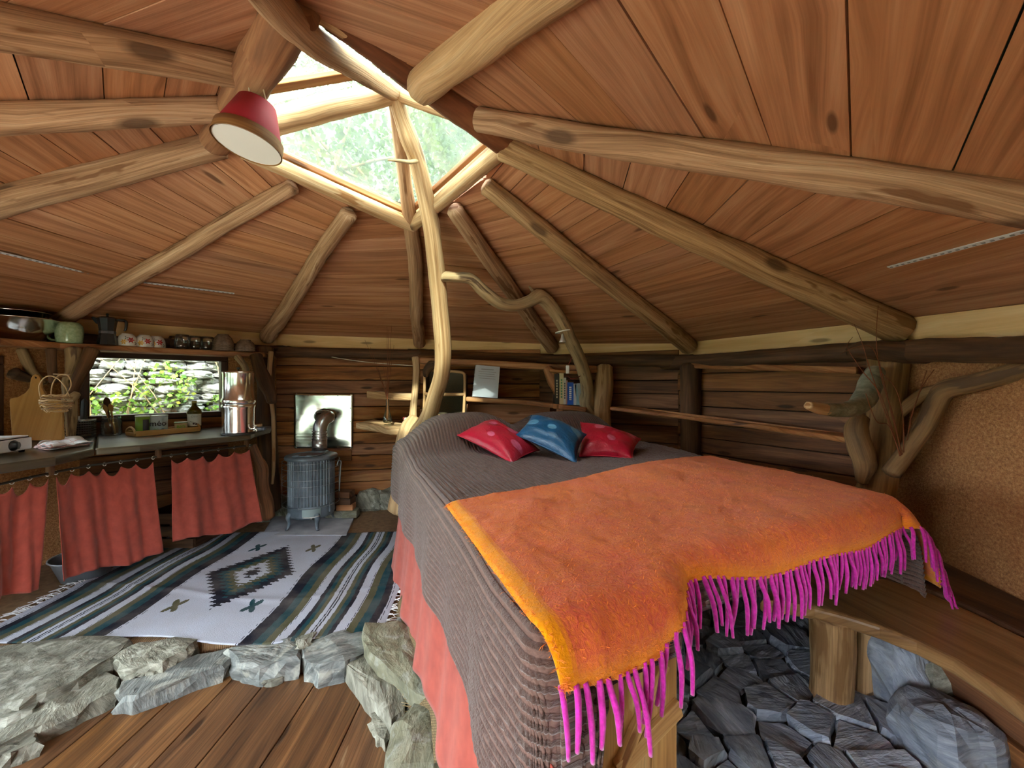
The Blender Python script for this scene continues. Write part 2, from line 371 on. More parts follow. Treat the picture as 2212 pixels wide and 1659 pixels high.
UP = Vector((0,0,1))
def v3(a, z=0.0): return Vector((a[0], a[1], z))

# ---- ground outside, earth under the floors
gm = NT('bounce_gravel'); gv = gm.n('ShaderNodeTexCoord').outputs['Object']
gm.set(Base_Color=gm.ramp(gm.noise(gv, 3, 6), [(.3, srgb(160,152,136)), (.7, srgb(196,190,176))]), Roughness=.9)
g = MB(); g.prism([Vector((-40,-40,-.32)), Vector((40,-40,-.32)), Vector((40,40,-.32)), Vector((-40,40,-.32))], (0,0,-.2), (1,0,0), (0,1,0))
gg = NT('lawn'); ggn = gg.noise(gg.n('ShaderNodeTexCoord').outputs['Object'], 2.5, 6); gg.set(Base_Color=gg.ramp(ggn, [(.3, srgb(58,76,44)), (.7, srgb(92,108,70))]), Roughness=.9)
obj('garden_ground', g, gg.m, kind='structure')
g2 = MB(); g2.prism([v3(CEN+Vector((6.0*math.cos(a_), 6.0*math.sin(a_))), -.30) for a_ in [k_*2*math.pi/24 for k_ in range(24)]], (0,0,-.03), (1,0,0), (0,1,0)); obj('gravel_bounce', g2, gm.m, kind='structure')  # unseen pale gravel disc, added to bounce daylight up to the ceiling
em = NT('packed_earth'); ev = em.n('ShaderNodeTexCoord').outputs['Object']; en = em.noise(ev, 14, 7, .65)
em.set(Base_Color=em.ramp(en, [(.3, srgb(46,36,26)), (.7, srgb(92,76,58))]), Roughness=.95); em.bump(en, .6, .02)
fp = [v3(CEN+(Vector(W[k])-CEN)*1.05, -.17) for k in range(12)]
e_ = MB(); e_.prism(fp, (0,0,-.1), (1,0,0), (0,1,0)); obj('floor', e_, em.m, kind='structure')

hl = NT('hillside_grass'); hlv = hl.n('ShaderNodeTexCoord').outputs['Object']
hl.set(Base_Color=hl.ramp(hl.noise(hlv, 1.2, 7, .65), [(.3, srgb(22,34,18)), (.5, srgb(38,54,30)), (.7, srgb(58,76,46))]), Roughness=.95)
h_ = MB()
for i in range(25):
    for j in range(13):
        x = -24+2*i; d_ = j*1.6; h_.v.append(Vector((x, 6.6+d_*.75+.02*(x+1)**2*(1 if abs(x) < 12 else .6)*-.3, -.35+d_*.85+.5*noise.noise(Vector((x*.3, d_*.3, 1))))))
for i in range(24):
    for j in range(12): f_ = (i*13+j, (i+1)*13+j, (i+1)*13+j+1, i*13+j+1); h_.face(f_, [(h_.v[x].x, h_.v[x].y) for x in f_])
obj('hillside', h_, hl.m, smooth=True, kind='structure')
h2 = MB()
for i in range(25):
    for j in range(8):
        x = -24+2*i; d_ = j*2.5; h2.v.append(Vector((x, -6.5-d_, -.35+d_*.30+.4*noise.noise(Vector((x*.3, d_*.3, 7))))))
for i in range(24):
    for j in range(7): f_ = (i*8+j, i*8+j+1, (i+1)*8+j+1, (i+1)*8+j); h2.face(f_, [(h2.v[x].x, h2.v[x].y) for x in f_])
obj('reflected_slope', h2, hl.m, smooth=True, kind='structure')  # unseen green slope, added so the heat shield reflects green
# ---- matting floor (raised living floor)
mm = NT('coir_matting'); mv = mm.n('ShaderNodeUVMap').outputs[0]
mw = mm.n('ShaderNodeTexWave', wave_type='BANDS', bands_direction='X'); mm.l(mv, mw.inputs[0]); mw.inputs['Scale'].default_value = 32; mw.inputs['Distortion'].default_value = 2
mn = mm.noise(mv, 22, 5, .7)
mc = mm.mix(mm.mapr(mn, .3, .7), srgb(112,84,56), srgb(160,126,88)); mc = mm.mix(mm.mapr(mw.outputs[1], 0, .5, .5, 0), mc, srgb(70,50,34))
mm.set(Base_Color=mc, Roughness=.95); mm.bump(mm.math('ADD', mn, mw.outputs[1]), .6, .006); M['coir'] = mm.m
kerb = [(-3.55,1.25), (-2.9,1.75), (-2.3,2.02), (-1.6,2.12), (-1.05,2.2), (-.62,2.2), (-.45,1.9), (-.3,1.6), (-.1,1.2), (.5,1.4)]
mf = [v3(p, 0) for p in kerb] + [v3(Vector(W[k]), 0) for k in (2,1,0,11,10,9)]
f_ = MB(); f_.prism(mf, (0,0,-.12), (1,.15,0), (-.15,1,0)); obj('floor_matting', f_, M['coir'], kind='structure')

# ---- sunken entrance planks
fl = bpy.data.objects.new('floor_boards', None); link(fl, None, Vector((-1.3,.9,-.12))); tag(fl, kind='structure')
xs = [-3.3,-3.05,-2.82,-2.6,-2.38,-2.17,-1.95,-1.75,-1.54,-1.355,-1.18,-.94,-.68,-.46,-.22,0.0,.22,.46]
for a, b in zip(xs[:-1], xs[1:]):
    ytop = 2.16 if -2.4 < a < -.7 else (1.9 if a < -2.1 else 2.0 if a < -.5 else 1.6 if a < -.25 else 1.1)
    if a < -2.6: ytop = 1.6
    q = MB(); q.box(((a+b)/2, (ytop-.5)/2, -.115), (0,1,0), (-1,0,0), UP, (ytop+.5)/2, (b-a)/2-.0025, .015)
    bevel(obj('plank', q, M['plank'], fl), .003)

# ---- walls
def wall_root(name, k):
    A, B, t, n, L = seg(k); o = bpy.data.objects.new(name, None); link(o, None, v3((A+B)/2)); return tag(o, kind='structure')
cm = NT('cork_panel'); cv = cm.n('ShaderNodeUVMap').outputs[0]; c1 = cm.voro(cv, 120, dim='2D'); c2 = cm.noise(cv, 70, 5, .7); c3 = cm.noise(cv, 3.0, 4, .6)
cc_ = cm.ramp(c2, [(.3, srgb(108,68,38)), (.5, srgb(166,116,70)), (.7, srgb(204,158,104))])
cc_ = cm.mix(cm.mapr(c3, .35, .7, 0, .55), cc_, srgb(150,92,52))
cc_ = cm.mix(cm.mapr(c1.outputs['Distance'], .0, .35, .5, 0), cc_, srgb(90,56,32))
cm.set(Base_Color=cc_, Roughness=.9); cm.bump(cm.math('ADD', c2, c1.outputs['Distance']), .5, .004); M['cork'] = cm.m
M['darkfill'] = plain('dark_gap', srgb(34,24,17), .95)  # flat dark brown; also stands in for shade in gaps and holes
def slab(k, name, root, mat, s0, s1, z0, z1, t0=-.09, t1=-.012, part='backing'):
    "panel on wall k between s0..s1 metres along and z0..z1, thickness from t0 (outside) to t1"
    A, B, t, n, L = seg(k); q = MB()
    c = v3(A + t*(s0+s1)/2 + n*(t0+t1)/2, (z0+z1)/2)
    q.box(c, v3(t), UP, v3(n), (s1-s0)/2, (z1-z0)/2, abs(t1-t0)/2)
    return obj(part, q, mat, root)
def boards(k, root, z0, mat, hmin=.115, hmax=.16, s0=0., s1=None, ztop=None, jut=.014):
    A, B, t, n, L = seg(k); s1 = L if s1 is None else s1; z = z0; rng = random.Random(k*31+5)
    top = max(PB[k], PB[nxt(k)]) if ztop is None else ztop
    while z < top - .03:
        h = min(rng.uniform(hmin, hmax), top - z)
        if top - z - h < .06: h = top - z
        d = rng.uniform(0, jut); q = MB()
        tilt = rng.uniform(-.06, .10)
        az = (v3(n) + UP*tilt).normalized(); ay = az.cross(v3(t)).normalized()
        q.box(v3(A + t*(s0+s1)/2 + n*(d-.004), z+h/2), v3(t), ay, az, (s1-s0)/2, h/2-.003, .016)
        bevel(obj('plank', q, mat, root), .006)
        z += h
wall_names = {11:'wall_back_left', 0:'wall_back', 1:'wall_back_right', 2:'wall_right_rear', 3:'wall_right', 10:'wall_left_rear', 9:'wall_left'}
roots = {k: wall_root(nm, k) for k, nm in wall_names.items()}
for k in (11, 0, 1, 2):
    A, B, t, n, L = seg(k)
    slab(k, 'b', roots[k], M['darkfill'], -.03, L+.03, -.3, max(PB[k], PB[nxt(k)])+.05)
    boards(k, roots[k], .16 if k == 11 else .1, M['wall'] if k in (11, 0) else M['walld'])
# kitchen wall with the low window
A10, B10, t10, n10, L10 = seg(10)
def s_on(k, u):
    A, B, t, n, L = seg(k); p = on_wall(u, 829, A, B); return (Vector((p.x, p.y))-A).dot(t)
w_s0, w_s1 = s_on(10, 172), s_on(10, 492)
def z_on(k, u, v, off=0): A, B, t, n, L = seg(k); return on_wall(u, v, A, B, off).z
w_z0 = z_on(10, 330, 905); w_z1 = z_on(10, 330, 762)
H10 = PB[10]-.005
slab(10, '', roots[10], M['cork'], 0, w_s0, -.3, H10, -.09, 0, 'cork_panel')
slab(10, '', roots[10], M['cork'], w_s1, L10, -.3, H10, -.09, 0, 'cork_panel')
slab(10, '', roots[10], M['cork'], w_s0, w_s1, w_z1, H10, -.09, 0, 'cork_panel')
slab(10, '', roots[10], M['darkfill'], w_s0, w_s1, -.3, w_z0, -.09, -.012)
boards(10, roots[10], .1, M['walld'], s0=w_s0, s1=w_s1, ztop=w_z0-.005)
# left wall with a window at the frame's edge
A9, B9, t9, n9, L9 = seg(9)
l_s1 = s_on(9, 6); l_s0 = .12; l_z0, l_z1 = z_on(9, 0, 945), z_on(9, 0, 768)
slab(9, '', roots[9], M['cork'], 0, l_s0, -.3, H10, -.09, 0, 'cork_panel')
slab(9, '', roots[9], M['cork'], l_s1, L9, -.3, H10, -.09, 0, 'cork_panel')
slab(9, '', roots[9], M['cork'], l_s0, l_s1, l_z1, H10, -.09, 0, 'cork_panel')
slab(9, '', roots[9], M['cork'], l_s0, l_s1, -.3, l_z0, -.09, 0, 'cork_panel')
# right wall: cork above the bench
A3, B3, t3, n3, L3 = seg(3)
slab(3, '', roots[3], M['cork'], 0, L3*.66, .3, HC+.20, -.09, 0, 'cork_panel')
slab(3, '', roots[3], M['cork'], L3*.66+.004, L3, .3, HC+.15, -.09, 0, 'cork_panel')
slab(3, '', roots[3], M['darkfill'], -.03, L3, -.35, .3)
# walls out of view: entrance door, windows added and sized to brighten the room
fr = {}
M['plaster'] = plain('lime_plaster', srgb(206,186,150), .9)
OPEN = {4:(.35,.75,.75,1.35), 6:(.12,1.88,-.12,1.52), 7:(.1,1.2,.2,1.62), 8:(.08,1.14,.3,1.66)}
rw5 = wall_root('wall_front_right', 5); slab(5, '', rw5, M['plaster'], 0, seg(5)[4], -.3, PT[5], -.1, 0, 'plaster')
for k, (a, b, z0, z1) in OPEN.items():
    A, B, t, n, L = seg(k); nm = {4:'wall_right_front', 6:'wall_front', 7:'wall_front_left', 8:'wall_left_front'}[k]
    r = wall_root(nm, k); H = PT[k]
    slab(k, '', r, M['plaster'], 0, a, -.2, H, -.1, 0, 'plaster'); slab(k, '', r, M['plaster'], b, L, -.2, H, -.1, 0, 'plaster')
    slab(k, '', r, M['plaster'], a, b, z1, H, -.1, 0, 'plaster')
    if z0 > 0: slab(k, '', r, M['plaster'], a, b, -.2, z0, -.1, 0, 'plaster')

# ---- windows
M['pane'] = glass('window_glass', (.96,1,.98), .01, .95)
def window(name, k, s0, s1, z0, z1, fw=.055, mat='darkframe', mull=0, glassy=True):
    A, B, t, n, L = seg(k); r = bpy.data.objects.new(name, None); link(r, None, v3(A+t*(s0+s1)/2, z0)); tag(r, kind='structure')
    for (a, b, c, d, nm) in ((s0, s1, z1-fw, z1, 'frame_rail'), (s0, s1, z0, z0+fw*.8, 'frame_rail'), (s0, s0+fw, z0+fw*.8, z1-fw, 'frame_stile'), (s1-fw, s1, z0+fw*.8, z1-fw, 'frame_stile')):
        q = MB(); hor = (b-a) > (d-c)
        q.box(v3(A+t*(a+b)/2 - n*.04, (c+d)/2), v3(t) if hor else UP, UP if hor else v3(t), v3(n) if hor else -v3(n), (b-a)/2 if hor else (d-c)/2, (d-c)/2 if hor else (b-a)/2, .055)
        bevel(obj(nm, q, M[mat], r), .005)
    for i in range(mull):
        s = s0 + (s1-s0)*(i+1)/(mull+1); q = MB(); q.box(v3(A+t*s-n*.04, (z0+z1)/2), UP, v3(t), v3(n), (z1-z0)/2-fw, .02, .03); obj('glazing_bar', q, M[mat], r)
    if glassy:
        q = MB(); q.box(v3(A+t*(s0+s1)/2-n*.05, (z0+z1)/2), v3(t), UP, v3(n), (s1-s0)/2-fw, (z1-z0)/2-fw*.9, .003); obj('pane', q, M['pane'], r)
    return r
window('window_1', 10, w_s0, w_s1, w_z0, w_z1, .055)
window('window_2', 9, l_s0, l_s1, l_z0, l_z1, .06)
for i, k in enumerate((4, 7, 8)): window('window_%d' % (i+4), k, *OPEN[k][:4], .05, mull=1)  # unseen windows, added to let more daylight in
# ---- rafters
APEX = P(852, 200, 2.12)
V = {0:P(887,488,2.83), 3:P(1086,318,2.09), 6:P(655,72,1.31), 9:P(475,312,2.05)}
TOP = {1:P(982,452,2.56), 2:P(1050,402,2.36), 4:P(1035,258,1.81), 5:P(912,188,1.6), 7:P(545,158,1.58), 8:P(495,237,1.78), 10:P(632,403,2.33), 11:P(753,462,2.55)}
FT = {0:P(906,742,4.36), 1:P(1193,750,4.27), 2:P(1488,748,3.56), 3:P(1945,712,2.33), 4:Vector((1.973,.861,HC+.243)), 5:Vector((.95,-.33,HC+.44)), 6:Vector((-.5,-.8,HC+.35)),
      7:Vector((-2.4,-.18,HC+.33)), 8:Vector((-3.3,.75,HC+.38)), 9:Vector((-3.7,1.93,HC+.49)), 10:P(135,690,3.12), 11:P(577,728,4.08)}
IN = {**V, **TOP}
def log_obj(name, pts, rads, mat, label=None, cat='beam', group=None, parent=None, kind=None, n=14, sub=8, rough=.09, seed=0, flat=1., round_end=True, twist=0.):
    q = MB(); q.tube(pts, rads, n=n, sub=sub, rough=rough, seed=seed, flat=flat, round_end=round_end, twist=twist)
    return obj(name, q, mat, parent, True, label, cat if label else None, group, kind)
def bent(a, b, seed, amp=.02, m=5):
    pts = []
    for i in range(m+1):
        t = i/m; p = a.lerp(b, t)
        if 0 < i < m: p += Vector((noise.noise(Vector((seed*3.1, t*2, 0))), noise.noise(Vector((seed*1.7, t*2, 5))), .4*noise.noise(Vector((seed*2.3, t*2, 9)))))*amp*2
        pts.append(p)
    return pts
RL = {0:'slim pole rafter running straight down from the skylight hub behind the pale trunk',
      1:'brown log rafter right of the trunk, passing behind the curved branch', 2:'yellowish log rafter ending on the eaves board above the bookshelf',
      3:'long yellow log rafter with bark patches, ending above the curved horn branch', 4:'greyish log rafter crossing the upper right of the ceiling to the frame edge',
      5:'thick pale log rafter coming down from the top edge onto the dark skylight beam', 6:'pale log hip at the top left of the skylight leading to its hub',
      7:'thick knotty log rafter at the top left ending above the red lampshade', 8:'level log rafter on the left carrying the red cable along its top',
      9:'log rafter at the left running from the lampshade to the lower left', 10:'slim log rafter rising from the shelf with the green jug', 11:'log rafter whose foot rests near the stacked brown bowls'}
RM = {0:'log', 1:'log', 2:'logy', 3:'logy', 4:'log', 5:'drift', 6:'log', 7:'log', 8:'log', 9:'log', 10:'log', 11:'log'}
RR = {0:(.062,.05), 1:(.074,.055), 2:(.075,.05), 3:(.085,.062), 4:(.062,.05), 5:(.072,.062), 6:(.062,.042), 7:(.068,.055), 8:(.06,.05), 9:(.075,.062), 10:(.06,.042), 11:(.07,.05)}
for k in range(12):
    r0, r1 = RR[k]
    if k in (0, 6):
        pts = bent(FT[k], V[k], k, .012) + [V[k].lerp(APEX, .5), APEX]; rads = [r0+(r1-r0)*i/(len(pts)-1) for i in range(len(pts))]
        if k == 0: rads = [.062,.062,.06,.058,.056,.05,.042,.036]
    else:
        pts = bent(FT[k], IN[k], k, .018); rads = [r0+(r1-r0)*i/5 for i in range(6)]
    log_obj('log_rafter', pts, rads, M[RM[k]], RL[k], 'beam', 'log rafters of the roof', seed=k+1, sub=6)
# skylight ring logs and hips
z_up = Vector((0,0,.05))
def extend(a, b, ea, eb): d = (b-a).normalized(); return [a - d*ea, a.lerp(b,.5), b + d*eb]
log_obj('ring_beam', bent(V[3]+Vector((.04,.03,.02)), P(712,24,1.34)+Vector((.01,0,.01)), 3.3, .012), [.064,.068,.068,.068,.066,.064], M['logr'], 'dark reddish log beam along the upper right side of the skylight', 'beam', seed=21)
log_obj('ring_beam', bent(V[0]+Vector((0,0,.0)), V[3]+Vector((.02,0,0)), 4.4, .006), [.045]*6, M['drift'], 'short pale log beam at the lower right side of the skylight', 'beam', seed=22)
log_obj('ring_beam', bent(V[9]+Vector((.1,.02,-.02)), V[0]+Vector((.02,0,.0)), 5.5, .008), [.04,.042,.045,.045,.045,.045], M['drift'], 'pale log beam along the lower left side of the skylight', 'beam', seed=23)
log_obj('ring_beam', bent(V[9]+Vector((-.0,-.03,0)), V[6]+Vector((.02,-.08,.02)), 6.2, .03), [.07,.072,.07,.068,.07,.07], M['logm'], 'brown log beam on the left side of the skylight behind the lampshade', 'beam', seed=24)
log_obj('hip_log', bent(V[9]+Vector((.12,-.0,.08)), APEX+Vector((-.01,0,.0)), 7.7, .01), [.062,.062,.06,.058,.055,.052], M['drift'], 'sunlit pale log crossing the skylight to the hub', 'beam', seed=25)
log_obj('hip_log', bent(V[3]+Vector((-.02,0,.1)), APEX+Vector((.02,0,.0)), 8.1, .01), [.042]*6, M['drift'], 'pale pole beside the dark beam at the right of the skylight hub', 'beam', seed=26)
# upstand boards and panes of the skylight
sky = bpy.data.objects.new('window_3', None); link(sky, None, APEX.copy()); tag(sky, kind='structure')
def board_between(a, b, h, th, mat, name, parent, up=UP, off=0.0, side=None):
    t = (b-a).normalized(); s_ = t.cross(up).normalized()
    if side is not None and s_.dot(side) < 0: s_ = -s_
    q = MB(); c = (a+b)/2 + up*(h/2+off)
    q.box(c, t, up, s_, (b-a).length/2, h/2, th/2); return bevel(obj(name, q, mat, parent), .004)
for a, b in ((0,3), (9,0), (6,9), (3,6)):
    pa, pb = V[a], V[b]; mid = (pa+pb)/2; out = Vector((mid.x-APEX.x, mid.y-APEX.y, 0)).normalized()
    far = (a, b) == (3, 6)
    board_between(pa+out*(.04 if far else .02), pb+out*(.04 if far else .02), .09, .03, M['drift'], 'upstand_board', sky, off=.035)
    if not far: board_between(pa-out*.035, pb-out*.035, .03, .03, M['shelf'], 'bead', sky, off=.05)
pm = NT('weathered_pane'); pv = pm.n('ShaderNodeTexCoord').outputs['Object']
trn = pm.n('ShaderNodeBsdfTransparent'); trn.inputs[0].default_value = (.70,.75,.70,1)
trl = pm.n('ShaderNodeBsdfTranslucent'); trl.inputs[0].default_value = (.86,.92,.84,1)
gls = pm.n('ShaderNodeBsdfGlossy'); gls.inputs['Roughness'].default_value = .08
film = pm.mapr(pm.noise(pv, 4.5, 6, .6), .35, .75, .02, .055)
m1 = pm.n('ShaderNodeMixShader'); pm.l(film, m1.inputs[0]); pm.l(trn.outputs[0], m1.inputs[1]); pm.l(trl.outputs[0], m1.inputs[2])
m2 = pm.n('ShaderNodeMixShader'); m2.inputs[0].default_value = .05; pm.l(m1.outputs[0], m2.inputs[1]); pm.l(gls.outputs[0], m2.inputs[2]); pm.l(m2.outputs[0], pm.out.inputs[0])
GA = APEX + Vector((0,0,.09))
for a, b in ((0,3), (3,6), (6,9), (9,0)):
    out = lambda k: Vector((V[k].x-APEX.x, V[k].y-APEX.y, 0)).normalized()*.04
    q = MB(); q.prism([V[a]+out(a)+UP*.13, V[b]+out(b)+UP*.13, GA], (0,0,.006), (1,0,0), (0,1,0)); obj('pane', q, pm.m, sky)
board_between(P(575,222,1.76)+UP*.05, P(806,182,1.93)+UP*.05, .025, .06, M['shelf'], 'glazing_bar', sky, up=UP)

# ---- ceiling planks, sector by sector, parallel to the eaves
ceil = bpy.data.objects.new('ceiling', None); link(ceil, None, v3(CEN, 2.0)); tag(ceil, kind='structure')
def clip(poly, key, lo, hi):
    for sgn, lim in ((1, lo), (-1, -hi)):
        out = []
        for i in range(len(poly)):
            p, q = poly[i], poly[(i+1) % len(poly)]; a, b = sgn*key(p)-lim, sgn*key(q)-lim
            if a >= 0: out.append(p)
            if (a >= 0) != (b >= 0): out.append(p.lerp(q, a/(a-b)))
        poly = out
        if len(poly) < 3: return []
    return poly
rng = random.Random(11)
deck = MB()
for k in range(12):
    A, B, t, n, L = seg(k)
    lift = Vector((0,0,.055))
    O0 = v3(CEN+(Vector(W[k])-CEN)*1.02, PT[k]-.005); O1 = v3(CEN+(Vector(W[nxt(k)])-CEN)*1.02, PT[nxt(k)]-.005)
    I0, I1 = IN[k]+lift, IN[nxt(k)]+lift
    out2 = Vector((-n.x, -n.y, 0))*.03
    sector = [O0, O1, I1, I0]
    A2 = Vector((O0.x, O0.y)); tt = (Vector((O1.x,O1.y))-A2).normalized(); nn = Vector((-tt.y, tt.x))
    if nn.dot(CEN-A2) < 0: nn = -nn
    key = lambda p: (Vector((p.x, p.y))-A2).dot(nn)
    d = 0.0; dmax = max(key(I0), key(I1)); wide = {3:(.19,.23), 4:(.19,.24), 5:(.17,.22), 6:(.17,.22), 7:(.15,.2), 8:(.14,.19)}.get(k, (.115,.165))
    while d < dmax:
        w = rng.uniform(*wide)
        pl = clip(sector, key, d, min(d+w, dmax)-.0042)
        if len(pl) >= 3:
            nrm = (pl[1]-pl[0]).cross(pl[2]-pl[0])
            nrm = nrm.normalized() if nrm.length > 1e-9 else UP
            if nrm.z < 0: nrm = -nrm
            drop = rng.uniform(0, .004)
            q = MB(); tv = v3(tt)
            q.prism([p - nrm*drop for p in pl], nrm*.02, tv, nrm.cross(tv)); obj('plank', q, M['ceil'], ceil)
        d += w
    D0 = v3(CEN+(Vector(W[k])-CEN)*1.2, PT[k]-.05); D1 = v3(CEN+(Vector(W[nxt(k)])-CEN)*1.2, PT[nxt(k)]-.05); u_ = Vector((0,0,.05))  # unseen eaves overhang, added to keep sun out of the openings
    deck.prism([D0+u_, D1+u_, I1+u_, I0+u_], (0,0,.04), v3(tt), v3(nn))
    # pale eaves board
    q = MB(); e0 = v3(A, 0); e1 = v3(B, 0)
    q.prism([v3(A, PB[k]), v3(B, PB[nxt(k)]), v3(B, PT[nxt(k)]+.01), v3(A, PT[k]+.01)], v3(-n)*.04, v3(t), UP)
    obj('trim_%d' % (k+1), q, M['pale'], kind='structure')
obj('roof', deck, M['darkfill'], kind='structure')
# ---- ring beam logs under the eaves board
RBL = {10:'dark wall plate log behind the cups on the kitchen shelf', 11:'dark wall plate log above the steel heat shield', 0:'brown wall plate log above the binder and wicker shelf',
       1:'dark wall plate log above the bookshelf', 2:'dark wall plate log above the long shelf on the right wall', 3:'dark wall plate log above the cork panels on the right'}
for k in RBL:
    A, B, t, n, L = seg(k); r = .055 if k not in (2, 3) else .06
    a = v3(A + n*.05 - t*.12, PB[k]-r*.95); b = v3(B + n*.05 + t*.14, PB[nxt(k)]-r*.95)
    log_obj('wall_plate_log', bent(a, b, k+40, .012), [r*1.1, r, r, r*.95, r, r*1.12], M['logd' if k != 0 else 'walld'], RBL[k], 'beam', 'wall plate logs', seed=k+40, rough=.14)
# ================================================================ STONES
def rock(mb, poly, z0, z1, rough=.012, seed=0, tilt=(0,0), dome=.0, n=18):
    "irregular stone over a plan polygon (list of 2D points)"
    pts = [Vector((p[0], p[1])) for p in poly]
    ring = []
    m_ = max(1, round(n/len(pts)))
    for i in range(len(pts)):
        for k in range(m_): ring.append(pts[i].lerp(pts[(i+1) % len(pts)], k/m_))
    n = len(ring)
    c = sum(ring, Vector((0,0)))/n; size = max((p-c).length for p in ring); h = z1-z0
    b = len(mb.v)
    lev = [(.97, 0), (1.0, .45), (.99, .85), (.965, 1.0), (.72, 1.0+dome*.6), (.38, 1.0+dome)]
    for j, (sc, t) in enumerate(lev):
        for k, p in enumerate(ring):
            q = c + (p-c)*sc; nz = noise.noise(Vector((q.x*9+seed, q.y*9, t*3+seed*2)))
            e = rough*(1+2*(j in (1,2)))*noise.noise(Vector((k*1.7+seed*5, t*4, seed)))
            q = q + (p-c).normalized()*e
            z = z0 + h*t + (rough*1.2*nz if j > 1 else 0) + ((q-c).x*tilt[0]+(q-c).y*tilt[1] if j > 1 else 0)
            mb.v.append(Vector((q.x, q.y, z)))
    mb.v.append(Vector((c.x, c.y, z0+h*(1+dome)+rough*.5)))
    uv = lambda i: (mb.v[i].x, mb.v[i].y)
    # orientation
    area = sum(ring[i].x*ring[(i+1) % n].y-ring[(i+1) % n].x*ring[i].y for i in range(n))
    for j in range(len(lev)-1):
        for k in range(n):
            k2 = (k+1) % n; f = [b+j*n+k, b+j*n+k2, b+(j+1)*n+k2, b+(j+1)*n+k]
            if area < 0: f.reverse()
            mb.face(f, [uv(i) for i in f])
    top = b+len(lev)*n
    for k in range(n):
        f = [b+(len(lev)-1)*n+k, b+(len(lev)-1)*n+(k+1) % n, top]
        if area < 0: f.reverse()
        mb.face(f, [uv(i) for i in f])
    return mb
def stone_px(parent, poly, h, th, mat, seed, tilt=(0,0), rough=.012, dome=.0, name='stone', n=18):
    q = MB(); pl = [PH(u, v, h) for u, v in poly]
    return obj(name, rock(q, [(p.x, p.y) for p in pl], h-th, h, rough, seed, tilt, dome, n), M[mat], parent)
kb = bpy.data.objects.new('floor_kerb', None); link(kb, None, Vector((-1.3,2.0,-.13))); tag(kb, kind='structure')
KS = [ # polygon in photo pixels, top height, thickness, material, dome
 ([(-60,1410),(60,1390),(150,1374),(262,1370),(282,1380),(262,1404),(215,1434),(170,1462),(100,1492),(50,1510),(-60,1530)], .03, .12, 'rock', .06),
 ([(-60,1600),(0,1572),(60,1545),(150,1478),(225,1446),(262,1462),(258,1488),(200,1515),(120,1552),(60,1580),(-60,1640)], -.025, .09, 'rock', .05),
 ([(238,1414),(300,1390),(380,1374),(428,1380),(402,1406),(350,1432),(268,1446),(252,1428)], .025, .1, 'rock', .05),
 ([(262,1452),(355,1430),(366,1438),(330,1454),(270,1466)], -.01, .05, 'rock', 0),
 ([(258,1474),(370,1442),(430,1410),(492,1398),(508,1418),(482,1438),(380,1474),(290,1504),(250,1502)], -.02, .1, 'rockb', .05),
 ([(488,1402),(560,1384),(636,1376),(648,1394),(644,1420),(560,1436),(518,1430)], .005, .12, 'rockb', .03),
 ([(-40,1528),(60,1506),(92,1502),(72,1532),(-40,1566)], .0, .08, 'rock', 0),
 ([(-40,1618),(75,1584),(82,1604),(-40,1650)], -.045, .06, 'rock', 0),
 ([(742,1426),(790,1408),(850,1458),(884,1500),(872,1538),(846,1560),(808,1510),(768,1462)], -.01, .12, 'rock', .06),
 ([(650,1398),(690,1370),(745,1360),(790,1362),(796,1398),(772,1418),(745,1428),(690,1436),(655,1424)], .01, .13, 'rockb', .04),
 ([(786,1346),(860,1338),(896,1358),(934,1430),(962,1480),(952,1516),(900,1502),(850,1452),(798,1408),(780,1380)], .06, .18, 'rockg', .05),
 ([(848,1562),(896,1512),(942,1508),(988,1556),(1006,1610),(992,1659),(945,1690),(840,1700),(830,1622)], .02, .15, 'rockg', .25),
 ([(926,1650),(960,1632),(1004,1648),(1020,1700),(920,1700)], .06, .16, 'rockg', .1),
 ([(858,1332),(895,1318),(905,1344),(866,1350)], .03, .1, 'rockb', 0),
 ([(636,1378),(684,1366),(664,1396),(646,1402)], .02, .1, 'rock', 0),
 ([(868,1500),(905,1498),(895,1520),(880,1530)], -.02, .1, 'rockb', 0),
 ([(800,1540),(822,1530),(838,1570),(830,1600),(812,1580)], -.06, .08, 'rock', 0),
]
for i, (pl, h, th, m, dm) in enumerate(KS): stone_px(kb, pl, h, th+.02, m, i+1, rough=.014, dome=dm, n=22)
rng = random.Random(5)
for i in range(14):   # small chips in the joints
    u = rng.uniform(180, 830); v = 1470 + (rng.uniform(-30, 25)) - max(0, (u-300))*.07
    if u > 650: continue
    p = PH(u, v+10, -.09); r = rng.uniform(.02, .045)
    pl = [(p.x+r*math.cos(a)*rng.uniform(.7,1.5), p.y+r*math.sin(a)*rng.uniform(.5,1)) for a in [k*math.pi/3 for k in range(6)]]
    q = MB(); obj('stone', rock(q, pl, -.12, -.07, .006, i+60, n=9), M['rock'], kb)

# slate rubble floor on the right (cells around the stones seen in the photo)
sl = bpy.data.objects.new('floor_slate', None); link(sl, None, Vector((1.0,1.8,0))); tag(sl, kind='structure')
HS = .08
sites = []
for (x, y) in [(60,1040),(215,1130),(330,1050),(560,990),(480,880),(260,1330),(520,1200),(680,1460),(840,1390),(1060,1490),(120,1560),(440,1590),(910,1610),(20,1390),(80,790),(250,870),(400,810),(640,820),(560,700),(720,1130),(960,1240),(800,1000),(330,950),(-120,900),(-150,1100),(-120,1300),(-90,1480),(150,960),(690,700),(420,690),(260,700),(90,660),(-100,700),(1200,1640),(650,1640),(250,1680),(20,1690)]:
    p = PH(1480+x/2.967, 1100+y/2.967, HS); sites.append((p.x, p.y))
rng = random.Random(3)
for i in range(400):
    x, y = rng.uniform(.1, 2.0), rng.uniform(.75, 3.1)
    if all((x-a)**2+(y-b)**2 > .13**2 for a, b in sites): sites.append((x, y))
